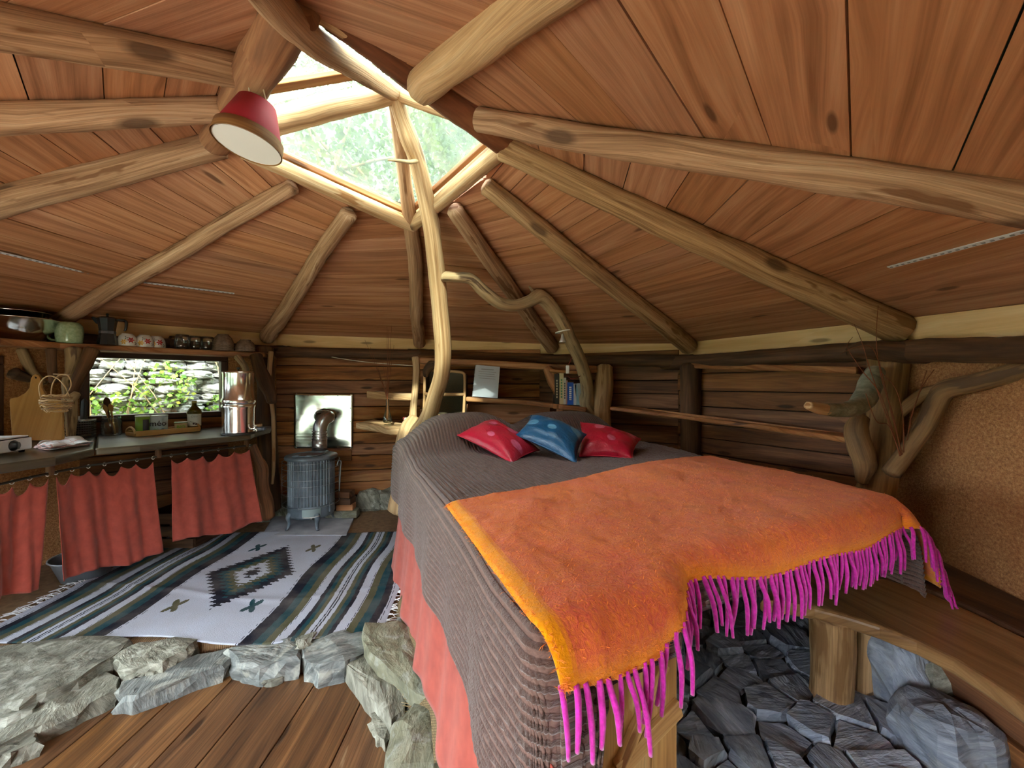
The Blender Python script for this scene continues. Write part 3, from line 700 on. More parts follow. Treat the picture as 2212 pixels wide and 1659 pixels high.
def cell(i, sites, box):
    poly = [Vector(p) for p in box]; a = Vector(sites[i])
    for j, s in enumerate(sites):
        if j == i: continue
        s = Vector(s)
        if (s-a).length > .9: continue
        m = (a+s)/2; d = (s-a); out = []
        for k in range(len(poly)):
            p, q = poly[k], poly[(k+1) % len(poly)]; fp, fq = (p-m).dot(d), (q-m).dot(d)
            if fp <= 0: out.append(p)
            if (fp <= 0) != (fq <= 0): out.append(p.lerp(q, fp/(fp-fq)))
        poly = out
        if len(poly) < 3: return []
    return poly
nb = 0
for i, s in enumerate(sites):
    if s[1] > 3.0 or s[1] < .85 or s[0] > 1.95 or s[0] < .15: continue
    pl = cell(i, sites, [(0,.6),(2.1,.6),(2.1,3.2),(0,3.2)])
    if len(pl) < 3: continue
    c = sum(pl, Vector((0,0)))/len(pl); pl = [c + (p-c)*(1-.009/max((p-c).length, .03)) for p in pl]
    r_ = random.Random(i*7); q = MB(); top = HS + r_.uniform(-.02, .02)
    obj('slate', rock(q, pl, -.04, top, .008, i+100, (r_.uniform(-.07,.07), r_.uniform(-.07,.07)), 0, 14), M['slate'], sl)
# earth bed under the slates
q = MB(); q.prism([Vector((.1,.6,.045)), Vector((2.1,.6,.045)), Vector((2.1,3.2,.045)), Vector((.1,3.2,.045))], (0,0,-.15), (1,0,0), (0,1,0)); obj('earth_bed', q, em.m, sl)
def boulder(name, c, s, mat, seed, parent=None, rough=.22, **kw):
    q = MB(); n = 20; m = 13; b = 0
    for i in range(m+1):
        th = math.pi*i/m
        for k in range(n):
            ph = 2*math.pi*k/n; d = Vector((math.sin(th)*math.cos(ph), math.sin(th)*math.sin(ph), math.cos(th)))
            f_ = [1/max(abs(d.x),1e-3), 1/max(abs(d.y),1e-3), 1/max(abs(d.z),1e-3)]
            cube = min(f_); r = 1*.55 + min(cube, 1.5)*.45*.9
            r *= 1 + rough*noise.noise(d*1.6+Vector((seed*3.7,seed,0))) + .08*noise.noise(d*5+Vector((seed,0,0)))
            q.v.append(Vector(c) + Vector((d.x*s[0], d.y*s[1], d.z*s[2]))*r)
    for i in range(m):
        for k in range(n):
            k2 = (k+1) % n; f_ = (i*n+k, (i+1)*n+k, (i+1)*n+k2, i*n+k2); q.face(f_, [(q.v[x].x+q.v[x].z, q.v[x].y) for x in f_])
    return obj(name, q, M[mat], parent, False, **kw)
BO = [((1.545,1.66,.2), (.1,.13,.17), 'slate', 'tall grey stone leaning behind the log bench leg', 1), ((1.47,1.40,.10), (.135,.14,.16), 'slate', 'large grey boulder below the bench in the lower right corner', 2),
      ((1.62,1.58,.17), (.08,.1,.12), 'rock', 'small pale stone wedged between the two grey stones under the bench', 3)]
for c, s, m, lb, sd in BO: boulder('boulder', c, s, m, sd, label=lb, cat='stone')
# plinth stones under the stove wall
A, B, t, n, L = seg(11)
plb = [(612,1092,.09,.12),(570,1100,.07,.09),(798,1082,.13,.13),(842,1085,.14,.13),(748,1080,.1,.1),(880,1085,.12,.12),(632,1070,.07,.13),(905,1090,.1,.1)]
for i, (u, v, w, h) in enumerate(plb):
    p = on_wall(u, v, A, B, .06 + (.12 if i == 1 else 0)); p.z = h*.75
    boulder('stone', p, (w*1.1, .09, h), 'rock', i+20, roots[11], .3)
for k in (0, 1):
    A, B, t, n, L = seg(k)
    for i in range(5): boulder('stone', v3(A+t*(L*(i+.5)/5)+n*.05, .06), (L/9, .08, .09), 'rock', i+30+k*9, roots[k], .3)

# ================================================================ RIGHT SIDE: bench, post, branches
A, B, t, n, L = seg(3)
HB = .43
def poly_px(pts, h): return [PH(u, v, h) for u, v in pts]
bench = empty('bench', PH(1950,1400,0.0)-UP*0, 'curved live-edge wooden bench along the cork wall on the right', 'bench')
fr_e = [PH(*p, HB) for p in [(1640,1296),(1700,1302),(1760,1312),(1830,1330),(1900,1352),(1980,1384),(2060,1424),(2140,1474),(2230,1540)]]
fr_e = [Vector((1.28,.45,HB))] [:0] + fr_e + [Vector((1.38,.62,HB))]
bk_1 = [PH(*p, HB) for p in [(1700,1232),(1800,1238),(1916,1250),(2010,1280),(2110,1324),(2230,1384)]] + [Vector((1.66,.62,HB))]
q = MB(); q.prism(fr_e + bk_1[::-1], (0,0,-.055), (.2,-1,0), (1,.2,0)); o = obj('seat_plank', q, M['bench'], bench); bevel(o, .016, 3)
wl_ = lambda s, z: v3(A + t*s + n*.01, z)
bk_2 = [p + Vector((.006,.006,.008)) for p in bk_1]
q = MB(); q.prism(bk_2 + [wl_(L*1.0, HB+.008), wl_(L*.5, HB+.008), wl_(.02, HB+.008), Vector((1.2,2.35,HB+.008))], (0,0,-.06), (.2,-1,0), (1,.2,0)); o = obj('rear_plank', q, M['logd'], bench); bevel(o, .018, 3)
# riser boards below the seat
rs = [(PH(1905,1420,.12), PH(2150,1690,.12))]
for z0, z1, off in ((.05,.2,0.0), (.2,.37,.015)):
    a = Vector((1.62,1.85,0)); b = Vector((1.56,.7,0)); d = (b-a).normalized(); nn_ = Vector((d.y,-d.x,0))
    if nn_.x > 0: nn_ = -nn_
    q = MB(); q.box(v3((a+b)/2+nn_*off*-1, (z0+z1)/2), d, UP, nn_, (b-a).length/2, (z1-z0)/2-.003, .02); bevel(obj('riser_board', q, M['walld'], bench), .008)
# two split log legs
a = PH(1792,1508,HS+.0); 
def leg(u, v, r, mat, nm, par):
    p = PH(u, v, HS); q = MB(); q.tube([Vector((p.x,p.y,HS-.06)), Vector((p.x+.01,p.y,.25)), Vector((p.x+.015,p.y+.01,HB-.05))], [r*.98,r,r*1.04], n=18, sub=5, rough=.07, seed=3); return obj(nm, q, M[mat], par, True)
leg(1793, 1500, .075, 'logy', 'log_leg', bench); leg(1862, 1478, .045, 'logy', 'log_leg', bench)

# corner post with forked branches
def px_tube(name, px, mat, n=12, sub=5, rough=.12, seed=0, parent=None, **kw):
    "px: list of (u, v, distance, width in photo pixels)"
    q = MB(); q.tube([P(u, v, d) for u, v, d, w in px], [w*d/F/2 for u, v, d, w in px], n=n, sub=sub, rough=rough, seed=seed, round_end=True); return obj(name, q, M[mat], parent, True, **kw)
px_tube('corner_post', [(1918,760,2.36,74),(1918,830,2.34,66),(1908,930,2.3,62),(1900,1020,2.25,66),(1888,1110,2.2,70),(1880,1300,2.2,76)], 'oldb', seed=5, rough=.1, n=16, label='knotty forked corner post at the right behind the bed', cat='post')
px_tube('fork_branch', [(1925,1022,2.1,34),(1965,968,2.1,34),(1998,920,2.08,34),(2022,870,2.05,38),(2042,842,2.0,40),(2100,828,1.9,40),(2160,812,1.8,40),(2230,790,1.7,42)], 'oldb', seed=6, label='crooked bare branch brace reaching up right across the cork wall', cat='branch')
px_tube('fork_branch', [(1938,896,2.28,22),(1970,868,2.22,24),(2000,850,2.16,26),(2035,842,2.1,28)], 'oldb', seed=7, label='short branch joining the corner post to the crooked brace', cat='branch')
px_tube('wall_plate_end', [(1832,760,2.36,22),(1870,756,2.32,40),(1930,760,2.28,46),(2000,764,2.2,46),(2060,762,2.12,44),(2092,760,2.08,36)], 'logd', seed=8, rough=.16, label='dark weathered log end overlapping the wall plate above the corner post', cat='beam')
hb = empty('horn_branch', P(1880,820,2.2), 'curved horn shaped grey branch with pale cut tip beside the corner post', 'branch')
px_tube('bark_length', [(1892,802,2.24,34),(1880,830,2.2,44),(1868,860,2.14,44),(1845,880,2.06,36),(1810,886,1.98,30),(1780,883,1.92,26)], 'greyb', seed=9, parent=hb, rough=.06)
px_tube('cut_tip', [(1784,884,1.93,27),(1768,882,1.9,25),(1746,876,1.86,18)], 'drift', seed=10, parent=hb)
px_tube('broken_stub', [(1858,900,2.22,30),(1848,930,2.2,46),(1856,960,2.18,50),(1868,1000,2.18,44),(1862,1040,2.2,24)], 'oldb', seed=11, rough=.2, label='hollow broken branch stub hanging below the curved horn branch', cat='branch')
dm = plain('dried_stem', srgb(120,66,34), .8)
st = empty('dried_stems', P(1948,1000,2.05), 'thin dried reddish stems tucked behind the crooked brace', 'dried stems')
STM = [[(1946,985,2.08),(1915,900,2.05),(1880,800,2.02),(1862,740,2.0),(1845,700,2.0)],[(1948,985,2.08),(1930,900,2.05),(1905,820,2.02),(1893,740,2.0),(1897,660,2.0)],[(1950,985,2.08),(1925,890,2.05),(1890,760,2.0),(1850,750,1.98),(1815,765,1.97)],
       [(1944,985,2.08),(1905,860,2.04),(1862,800,2.0),(1835,760,2.0),(1830,745,2.0),(1842,728,2.0)],[(1952,980,2.08),(1950,900,2.05),(1935,840,2.0),(1905,806,1.99),(1900,803,1.99)],[(1955,975,2.1),(1970,900,2.08),(1990,840,2.06),(2018,798,2.05)],[(1958,975,2.1),(1966,910,2.08),(1985,850,2.06),(2002,800,2.05)],[(1945,985,2.08),(1920,920,2.05),(1893,910,2.03),(1870,850,2.02)]]
for i, s_ in enumerate(STM):
    q = MB(); q.tube([P(*p) for p in s_], [.0028,.0024,.002,.0016,.0012,.001][:len(s_)], n=5, sub=5); obj('stem', q, dm, st, True)
# long shelf on the right rear wall + dark post at the wall corner
px_tube('wall_post', [(1492,790,3.52,44),(1492,870,3.52,42),(1492,1000,3.52,42),(1492,1180,3.52,42)], 'logd', seed=12, rough=.06, label='dark upright log post in the wall corner right of the bookshelf', cat='post')
def shelf_px(name, front, depth_dir, depth, th, mat, label, cat='shelf', wav=.012, seed=1, side=None):
    "live-edge shelf: front edge through pixel/distance points, depth towards the wall"
    fp_ = [P(*p) for p in front]; q = MB(); z = sum(p.z for p in fp_)/len(fp_)
    pts = []
    m = 18
    for i in range(m+1):
        x = i/m*(len(fp_)-1); k = min(int(x), len(fp_)-2); p = fp_[k].lerp(fp_[k+1], x-k)
        p = p + Vector(depth_dir)*(wav*noise.noise(Vector((i*.5, seed*4.7, 0)))); pts.append(p)
    back = [p + Vector(depth_dir)*depth for p in (pts[-1], pts[0])]
    q.prism(pts + back, (0,0,-th), (fp_[-1]-fp_[0]), depth_dir)
    return bevel(obj(name, q, M[mat], None, label=label, cat=cat), min(.012, th*.35), 2)
A2_, B2_, t2_, n2_, L2_ = seg(2)
shelf_px('wall_shelf', [(1316,878,3.75),(1500,900,3.3),(1660,921,2.85),(1828,945,2.36)], -v3(n2_), .22, .035, 'shelf', 'narrow live-edge shelf running along the wall right of the bed', seed=2, wav=.03)
shelf_px('high_shelf', [(1480,784,3.5),(1600,786,3.15),(1720,789,2.75),(1850,792,2.42)], -v3(n2_), .12, .045, 'wall', 'rough plank shelf under the eaves on the right wall', seed=3, wav=.01)
# ================================================================ TREE TRUNK, BRANCH, HEADBOARD SHELVES
px_tube('tree_trunk', [(853,206,2.12,30),(866,250,2.2,34),(884,300,2.28,40),(900,345,2.38,37),(915,405,2.5,36),(930,480,2.64,36),(940,560,2.8,36),(949,650,2.98,36),(957,750,3.16,36),(954,810,3.28,34),(938,862,3.42,34),(924,905,3.5,36),(900,945,3.6,40),(880,1010,3.66,46),(866,1100,3.7,56)], 'drift', seed=31, rough=.07, n=18, label='tall pale peeled tree trunk rising beside the bed to the skylight hub', cat='tree trunk')
q = MB(); q.tube([P(905,345,2.36), P(886,350,2.3), P(862,347,2.22), P(838,346,2.18)], [.012,.012,.009,.004], n=8, sub=3)
obj('twig_peg', q, M['branch'], bpy.data.objects['tree_trunk'], True); 
px_tube('arched_branch', [(952,597,2.86,24),(985,599,2.9,22),(1017,603,2.95,24),(1044,628,3.0,27),(1078,654,3.08,26),(1111,660,3.16,25),(1145,650,3.24,27),(1166,641,3.3,32),(1192,664,3.38,30),(1216,700,3.48,29),(1230,730,3.56,28),(1250,772,3.66,28),(1264,812,3.74,28),(1269,845,3.8,27),(1268,868,3.84,34),(1284,892,3.88,26)], 'branch', seed=33, rough=.07, n=16, label='S-curved bare branch arching from the trunk down to the bookshelf', cat='branch')
q = MB(); q.tube([P(1160,640,3.28), P(1150,628,3.27), P(1143,618,3.26)], [.02,.013,.008], n=8, sub=3); obj('broken_twig', q, M['branch'], bpy.data.objects['arched_branch'], True)
# little clip-on spot lamp and inline switch
lm = empty('clip_lamp', P(1217,735,3.4), 'small clear glass spot lamp strapped to the arched branch', 'lamp')
q = MB(); c = P(1216,716,3.5)
q.tube([c + Vector((math.cos(a)*.062, -math.sin(a)*.062, .012*math.cos(a))) for a in [i*2*math.pi/16 for i in range(17)]], .006, n=6, sub=2); obj('strap', q, plain('white_tape', (.85,.85,.83), .5), lm, True)
q = MB(); c = P(1215,728,3.4); q.lathe([(.03,-.045),(.028,-.035),(.014,-.005),(.01,.02),(.004,.03)], c, 16); obj('lamp_head', q, plain('lamp_glass', (.85,.87,.9), .1, .6), lm, True)
sw = empty('cord_switch', P(1227,800,3.6), 'white inline cord switch hanging in front of the bookshelf', 'switch')
q = MB(); q.box(P(1226,798,3.6), UP, (1,0,0), (0,-1,0), .036, .015, .009); bevel(obj('switch_body', q, plain('white_plastic', (.85,.85,.84), .35), sw), .006)
red_m = plain('red_cable', srgb(150,52,34), .6)
q = MB(); q.tube([P(1236,770,3.64), P(1232,780,3.62), P(1228,788,3.6)], .004, n=6, sub=4); obj('cord', q, red_m, sw, True)
q = MB(); q.tube([P(1226,808,3.6), P(1230,816,3.6), P(1240,818,3.62), P(1254,812,3.66)], .003, n=6, sub=4); obj('cord', q, red_m, sw, True)

A0, B0, t0, n0, L0 = seg(0)
hd = -v3(n0)
# upper shelf plank under the eaves, behind trunk
shelf_px('high_shelf', [(904,772,4.05),(1040,777,4.08),(1170,785,4.06),(1290,790,3.9)], hd, .3, .06, 'shelf', 'upper headboard shelf plank running behind the trunk above the binder', seed=5, wav=.008)
shelf_px('headboard_shelf', [(1006,857,3.95),(1080,862,3.96),(1150,866,3.94),(1196,872,3.9)], hd, .32, .045, 'shelf', 'live-edge headboard shelf carrying the spiral binder', seed=6, wav=.02)
shelf_px('bookshelf_plank', [(1194,872,3.82),(1232,876,3.8),(1268,880,3.78)], hd, .32, .045, 'shelf', 'short shelf plank carrying the row of books', seed=7, wav=.012)
q = MB(); q.box(P(1096,893,4.1), (1,-.1,0), UP, (0,1,0), .42, .09, .012); bevel(obj('reddish_board', q, M['ceil'], None, label='reddish plank panel under the headboard shelf behind the cushions', cat='panel'), .004)
px_tube('shelf_upright', [(1182,795,3.95,20),(1196,820,3.93,30),(1208,850,3.9,24),(1212,880,3.88,18),(1206,920,3.88,24)], 'shelf', seed=41, rough=.1, label='shaped wooden upright left of the books', cat='shelf upright')
px_tube('bookcase_post', [(1306,792,3.85,34),(1304,840,3.83,40),(1300,890,3.82,38),(1300,960,3.82,40),(1300,1150,3.82,42)], 'logy', seed=42, rough=.1, label='thick split post right of the bookshelf', cat='post')
shelf_px('book_roof', [(1186,797,3.86),(1240,802,3.84),(1296,798,3.82)], hd, .25, .03, 'shelf', 'short bevelled board above the books', seed=8, wav=.004)
# books
BK = [('black tall book at the left end of the row', (1203,808,872,9), (.03,.03,.028)), ('cream book with dark spine lettering second in the row', (1213,806,872,9), srgb(222,205,160)), ('narrow white paperback third in the row', (1220,816,872,6), srgb(214,210,204)),
      ('slim pink and white booklet beside the blue dictionary', (1224,822,872,4), srgb(200,150,150)), ('thick bright blue dictionary in the middle of the row', (1232,826,873,14), srgb(28,96,210)), ('white paperback right of the blue dictionary', (1242,829,873,6), srgb(205,214,222)),
      ('pale blue leaning book near the end of the row', (1249,830,873,6), srgb(150,190,214)), ('grey and white leaning book at the right end of the row', (1255,828,874,7), srgb(186,190,196))]
for i, (lb, (u, v0, v1, w), col) in enumerate(BK):
    d = 3.84; top = P(u, v0, d); bot = P(u, v1+1.5, d); lean = .0 if i < 6 else -.12
    bo = empty('book', bot, lb, 'book', 'books in the headboard bookshelf')
    up_ = Vector((lean, 0, 1)).normalized(); ax = Vector((1,-.08,0)); h = (top.z-bot.z); hw = w*d/F/2*.96
    cpos = bot + up_*(h/2) + Vector((0,.085,0)); side = up_.cross(Vector((0,1,0))).normalized()
    q = MB(); q.box(cpos, up_, side, (0,-1,0), h/2-.003, max(hw-.0015,.002), .082); obj('pages', q, plain('paper_%d' % i, (.8,.77,.7), .8), bo)
    q = MB(); q.box(cpos-Vector((0,.0835,0)), up_, side, (0,-1,0), h/2, hw, .002)
    for sg in (-1, 1): q.box(cpos+side*sg*hw, up_, side, (0,-1,0), h/2, .001, .085)
    cov = obj('cover', q, plain('book_cover_%d' % i, col, .35), bo)
    if i in (0, 1, 2, 4):
        q = MB(); c0 = cpos - Vector((0,.0858,0))
        for k in range(7): q.box(c0 + up_*(h*(.28-k*.09)), up_, side, (0,-1,0), h*.03, hw*.38, .0003)
        obj('spine_lettering', q, plain('spine_ink_%d' % i, {0:(.6,.55,.4), 1:(.1,.3,.15), 2:(.05,.05,.05), 4:(.85,.88,.95)}[i], .5), cov)
# spiral binder
bi = empty('spiral_binder', P(1048,858,3.98), 'spiral-bound folder with a clear cover leaning on the headboard shelf', 'binder')
a_, b_, c_, d_ = P(1020,856,3.98), P(1075,860,3.98), P(1080,792,4.08), P(1027,788,4.08)
nrm = (b_-a_).cross(d_-a_).normalized()
if nrm.y > 0: nrm = -nrm
bt = NT('printed_page'); bt.set(Base_Color=(.62,.67,.76), Roughness=.12); bt.b.inputs['Coat Weight'].default_value = .6
q = MB(); q.prism([a_,b_,c_,d_], -nrm*.012, b_-a_, d_-a_); obj('page_block', q, bt.m, bi)
q = MB(); ub = (d_-a_)
for k, (w0, w1) in enumerate(((.25,.75),(.15,.85),(.2,.8),(.15,.85),(.2,.85))):
    p0 = a_ + ub*(.86-.07*k) ; q.prism([p0.lerp(p0+(b_-a_),w0)+nrm*.001, p0.lerp(p0+(b_-a_),w1)+nrm*.001, p0.lerp(p0+(b_-a_),w1)+nrm*.001+ub*(.03 if k == 0 else .014), p0.lerp(p0+(b_-a_),w0)+nrm*.001+ub*(.03 if k == 0 else .014)], nrm*.0005, b_-a_, ub)
obj('printed_lines', q, plain('grey_print', (.32,.33,.36), .5), bi)
q = MB()
for k in range(22):
    c = a_.lerp(d_, (k+.5)/22); q.tube([c + (b_-a_).normalized()*(.006*math.cos(a)) + nrm*(.008*math.sin(a)) for a in [j*2*math.pi/6 for j in range(7)]], .0016, n=4, sub=1, caps=False)
obj('spiral_binding', q, plain('black_spiral', (.02,.02,.02), .4), bi)
# wicker shelf unit
wk = NT('woven_wicker'); wv = wk.n('ShaderNodeUVMap').outputs[0]; br = wk.n('ShaderNodeTexBrick'); wk.l(wk.scale(wv, (60,60,1)), br.inputs[0])
br.inputs['Color1'].default_value = (*srgb(118,104,80),1); br.inputs['Color2'].default_value = (*srgb(150,134,104),1); br.inputs['Mortar'].default_value = (*srgb(48,40,28),1); br.inputs['Mortar Size'].default_value = .08; br.inputs['Scale'].default_value = 1
wk.set(Base_Color=br.outputs[0], Roughness=.8); wk.bump(br.outputs[1], -.6, .004)
ws = empty('wicker_shelf', P(960,900,4.0), 'small wicker rack with rounded rattan frame behind the trunk', 'rack')
dW = 3.98; dB = 4.2
rat = plain('rattan', srgb(196,156,112), .6)
fr_px = [(915,905),(917,850),(918,806),(926,799),(985,803),(1000,806),(1004,815),(1003,860),(1001,905)]
q = MB(); q.tube([P(u,v,dW) for u,v in fr_px], .014, n=8, sub=4); obj('rattan_frame', q, rat, ws, True)
q = MB(); q.tube([P(917,851,dW), P(960,852,dW-.01), P(1002,852,dW)], .016, n=8, sub=3); obj('shelf_rail', q, rat, ws, True)
q = MB(); q.tube([P(917,898,dW), P(960,898,dW-.01), P(1002,898,dW)], .012, n=8, sub=3); obj('shelf_rail', q, rat, ws, True)
q = MB(); q.prism([P(914,905,dB), P(1004,905,dB), P(1004,806,dB), P(914,803,dB)], (0,.01,0), (1,0,0), UP); obj('woven_back', q, wk.m, ws)
for v in (852, 897):
    q = MB(); q.prism([P(917,v,dW), P(1002,v,dW), P(1002,v,dW)+Vector((0,.22,0)), P(917,v,dW)+Vector((0,.22,0))], (0,0,-.012), (1,0,0), (0,1,0)); obj('woven_shelf', q, wk.m, ws)
for u in (916, 1003):
    q = MB(); p0 = P(u,905,dW); p1 = P(u,808,dW); q.prism([p0, p0+Vector((0,.22,0)), p1+Vector((0,.22,0)), p1], (.008,0,0), (0,1,0), UP); obj('woven_side', q, wk.m, ws)
px_tube('bark_stub', [(920,812,3.96,12),(922,800,3.94,18),(930,790,3.92,22),(938,786,3.9,14)], 'logd', seed=44, rough=.2, label='dark bark stub under the upper headboard shelf', cat='branch stub')
px_tube('shelf_post', [(897,772,4.0,15),(899,800,4.0,14),(896,850,3.98,14),(893,880,3.96,15),(892,910,3.94,18)], 'drift', seed=45, rough=.06, label='slim white upright at the end of the vase shelves', cat='post')
px_tube('burl_post', [(896,905,3.9,30),(886,925,3.86,42),(880,950,3.84,46),(876,985,3.82,44),(872,1060,3.82,42)], 'drift', seed=46, rough=.1, label='swollen pale burl log below the slim white upright', cat='log')
shelf_px('vase_shelf', [(768,913,3.98),(800,915,3.92),(835,925,3.86),(880,928,3.84)], (.12,1,0), .38, .06, 'drift', 'lower live-edge shelf carrying the glass vase', seed=9, wav=.012)
shelf_px('vase_shelf', [(791,845,4.1),(820,846,4.06),(850,849,4.02),(893,850,3.98)], (.12,1,0), .3, .07, 'drift', 'upper empty live-edge shelf beside the slim white upright', seed=10, wav=.01)
va = empty('bud_vase', P(838,912,3.92), 'slender clear glass bud vase holding dried twigs', 'vase')
M['vglass'] = glass('vase_glass', (.82,.92,.88), .03, .95)
hv = 51*3.95/F; c = P(837,913,3.97); c.z -= .0
prof = [(.0,.002),(.034,.0),(.042,.012),(.043,.035),(.036,.065),(.022,.11),(.015,.15),(.0125,.2),(.016,hv)]
q = MB(); q.lathe(prof, c, 20); obj('glass_body', q, M['vglass'], va, True)
rng = random.Random(9)
for i, (u, v, s_) in enumerate([(833,790,0),(839,712,1),(826,775,2),(843,760,3),(803,770,4),(800,750,5),(851,745,6),(836,705,7),(846,703,8),(788,734,9)]):
    tip = P(u, v, 3.9+.02*i); b0 = c + Vector((rng.uniform(-.01,.01), rng.uniform(-.01,.01), .03)); mid = c + Vector((0,0,hv)) + (tip-c-Vector((0,0,hv)))*.45 + Vector((0,0,.02)); nk = c + Vector((rng.uniform(-.006,.006),0,hv))
    q = MB(); q.tube([b0, nk, mid, tip], [.003,.003,.0022,.0012], n=5, sub=5); obj('twig', q, dm, va, True)
mb_ = empty('matchbox', P(880,905,3.95), 'small matchbox on the lower vase shelf', 'matchbox')
q = MB(); q.box(P(880,905,4.0), (1,-.35,0), (.35,1,0), UP, .03, .02, .012); obj('sleeve', q, plain('matchbox_white', (.75,.75,.76), .6), mb_)
q = MB(); q.box(P(873.5,903.5,3.995), (1,-.35,0), (.35,1,0), UP, .003, .0195, .0115); obj('striker', q, plain('matchbox_red', srgb(150,50,40), .7), mb_)
q = MB(); q.tube([on_wall(612,746,W[11],W[0],.05), P(700,768,4.25), P(790,782,4.15), P(892,790,4.0)], .0028, n=5, sub=6)
obj('string', q, plain('white_string', (.8,.78,.7), .9), None, True, 'thin white string stretched across the wall above the heat shield', 'string')
# ================================================================ BED
BN = Vector((.035,.87)); EW = Vector((.8828,.4698)); EL = Vector((-.36,.933)); BT = .88; BL = 2.5
def sst(a, b, x): t = np.clip((x-a)/(b-a), 0, 1); return t*t*(3-2*t)
def bed_surface(w, l, lift=0.0, wave=1.0, flare_r=.35):
    "cloth laid over the bed: w across from the left side, l from foot to head; returns positions and the distance hung over the edge"
    lf = -.085*(1-sst(.28,.42,w)); Wr = 1.6+.08*np.clip(l,0,BL)
    ow = np.where(w < 0, w, np.where(w > Wr, w-Wr, 0)); ol = np.where(l < lf, l-lf, np.where(l > BL, l-BL, 0))
    d = np.hypot(ow, ol); qw = w-ow; ql = l-ol
    dirx = ow*EW.x + ol*EL.x; diry = ow*EW.y + ol*EL.y; dn = np.maximum(np.hypot(dirx, diry), 1e-9); dirx, diry = dirx/dn, diry/dn
    r = .055; th = np.minimum(d/r, np.pi/2); hor = r*np.sin(th); drop = r*(1-np.cos(th)) + np.maximum(d-r*np.pi/2, 0)
    fl = np.where(ow > 0, flare_r, np.where(ow < 0, .03, .06)); hor = hor + fl*np.maximum(d-.05, 0)
    hang = sst(.05, .35, d)
    hor = hor + wave*hang*(.022*np.sin(ql*7.5+1.3)+.012*np.sin(ql*17+qw*13))
    z = BT - drop*np.where(ow > 0, .98, 1.0)
    hump = .225*np.exp(-(((qw-.42)/.40)**4+((ql-2.12)/.30)**4)) + .215*np.exp(-(((qw-1.3)/.42)**4+((ql-2.12)/.30)**4))
    z = z + hump*(1-sst(0,.25,d)) + .012*np.sin(qw*5+ql*2.2)*np.sin(ql*3.1)*(1-sst(0,.1,d)) + .02*np.exp(-(((qw-.9)/.5)**2+((ql-.7)/.4)**2))
    x = BN.x + EW.x*qw + EL.x*ql + dirx*hor; y = BN.y + EW.y*qw + EL.y*ql + diry*hor
    return np.stack([x, y, z], -1), d, ow, ol
def grid_normals(p):
    a = np.gradient(p, axis=0); b = np.gradient(p, axis=1); n = np.cross(a, b); n /= np.maximum(np.linalg.norm(n, axis=-1, keepdims=True), 1e-9); return n
def npnoise(x, y, s, seed=0):
    out = np.empty(x.shape); xf, yf, of = x.ravel(), y.ravel(), out.ravel()
    for i in range(len(xf)): of[i] = noise.noise(Vector((xf[i]*s, yf[i]*s, seed)))
    return of.reshape(x.shape)
# -- bed frame, mattress, storage door
def bw(w, l, z): return v3(BN + EW*w + EL*l, z)
bed = empty('bed', bw(.8,1.2,0), 'built-in double bed on a raised platform with storage below', 'bed')
out_ = [(.0,-.06),(.28,-.06),(.46,.03),(1.57,.03),(1.76,BL-.03),(.03,BL-.03),(.03,.0)]
q = MB(); q.prism([bw(w,l,BT-.15) for w, l in out_], (0,0,.13), v3(EL), v3(EW)); bevel(obj('mattress', q, plain('mattress_ticking', (.7,.68,.62), .9), bed), .03, 3)
q = MB(); q.prism([bw(w,l,BT-.18) for w, l in out_], (0,0,.03), v3(EL), v3(EW)); obj('platform', q, M['walld'], bed)
for w, l in ((.07,-.02),(.07,1.2),(.1,2.35),(1.6,1.2),(1.65,2.35),(1.45,.95)):
    q = MB(); q.box(bw(w,l,(BT-.18)/2), UP, v3(EW), v3(EL), (BT-.18)/2, .035, .035); obj('leg', q, M['walld'], bed)
q = MB(); q.box(bw(1.05,1.35,.33), v3(EW), UP, v3(EL), .7, .33, .015); obj('back_panel', q, M['logd'], bed)
sd = bpy.data.objects.new('storage_door', None); link(sd, bed, bw(.2,-.07,.12))
zt, zb = .70, .1
for i in range(3):
    w0 = .115+.083*i; q = MB(); q.box(bw(w0+.04,-.075,(zt+zb)/2), UP, v3(EW), -v3(EL), (zt-zb)/2, .0402, .010); bevel(obj('plank', q, M['door'], sd), .002)
dn_ = -v3(EL)*.018
def brace(w0, z0, w1, z1, hw):
    a, b = bw(w0,-.075,z0)+dn_, bw(w1,-.075,z1)+dn_; t = (b-a).normalized(); q = MB(); q.box((a+b)/2, t, t.cross(v3(EL)).normalized(), -v3(EL), (b-a).length/2, hw, .008); bevel(obj('brace', q, M['door'], sd), .002)
brace(.17,.52,.36,.585,.02); brace(.13,.46,.31,.70,.014); brace(.12,.2,.36,.2,.022)
q = MB(); q.box(bw(.06,-.07,(zt+.06)/2), UP, v3(EW), v3(EL), (zt-.06)/2, .018, .02); obj('door_jamb', q, M['logd'], bed)
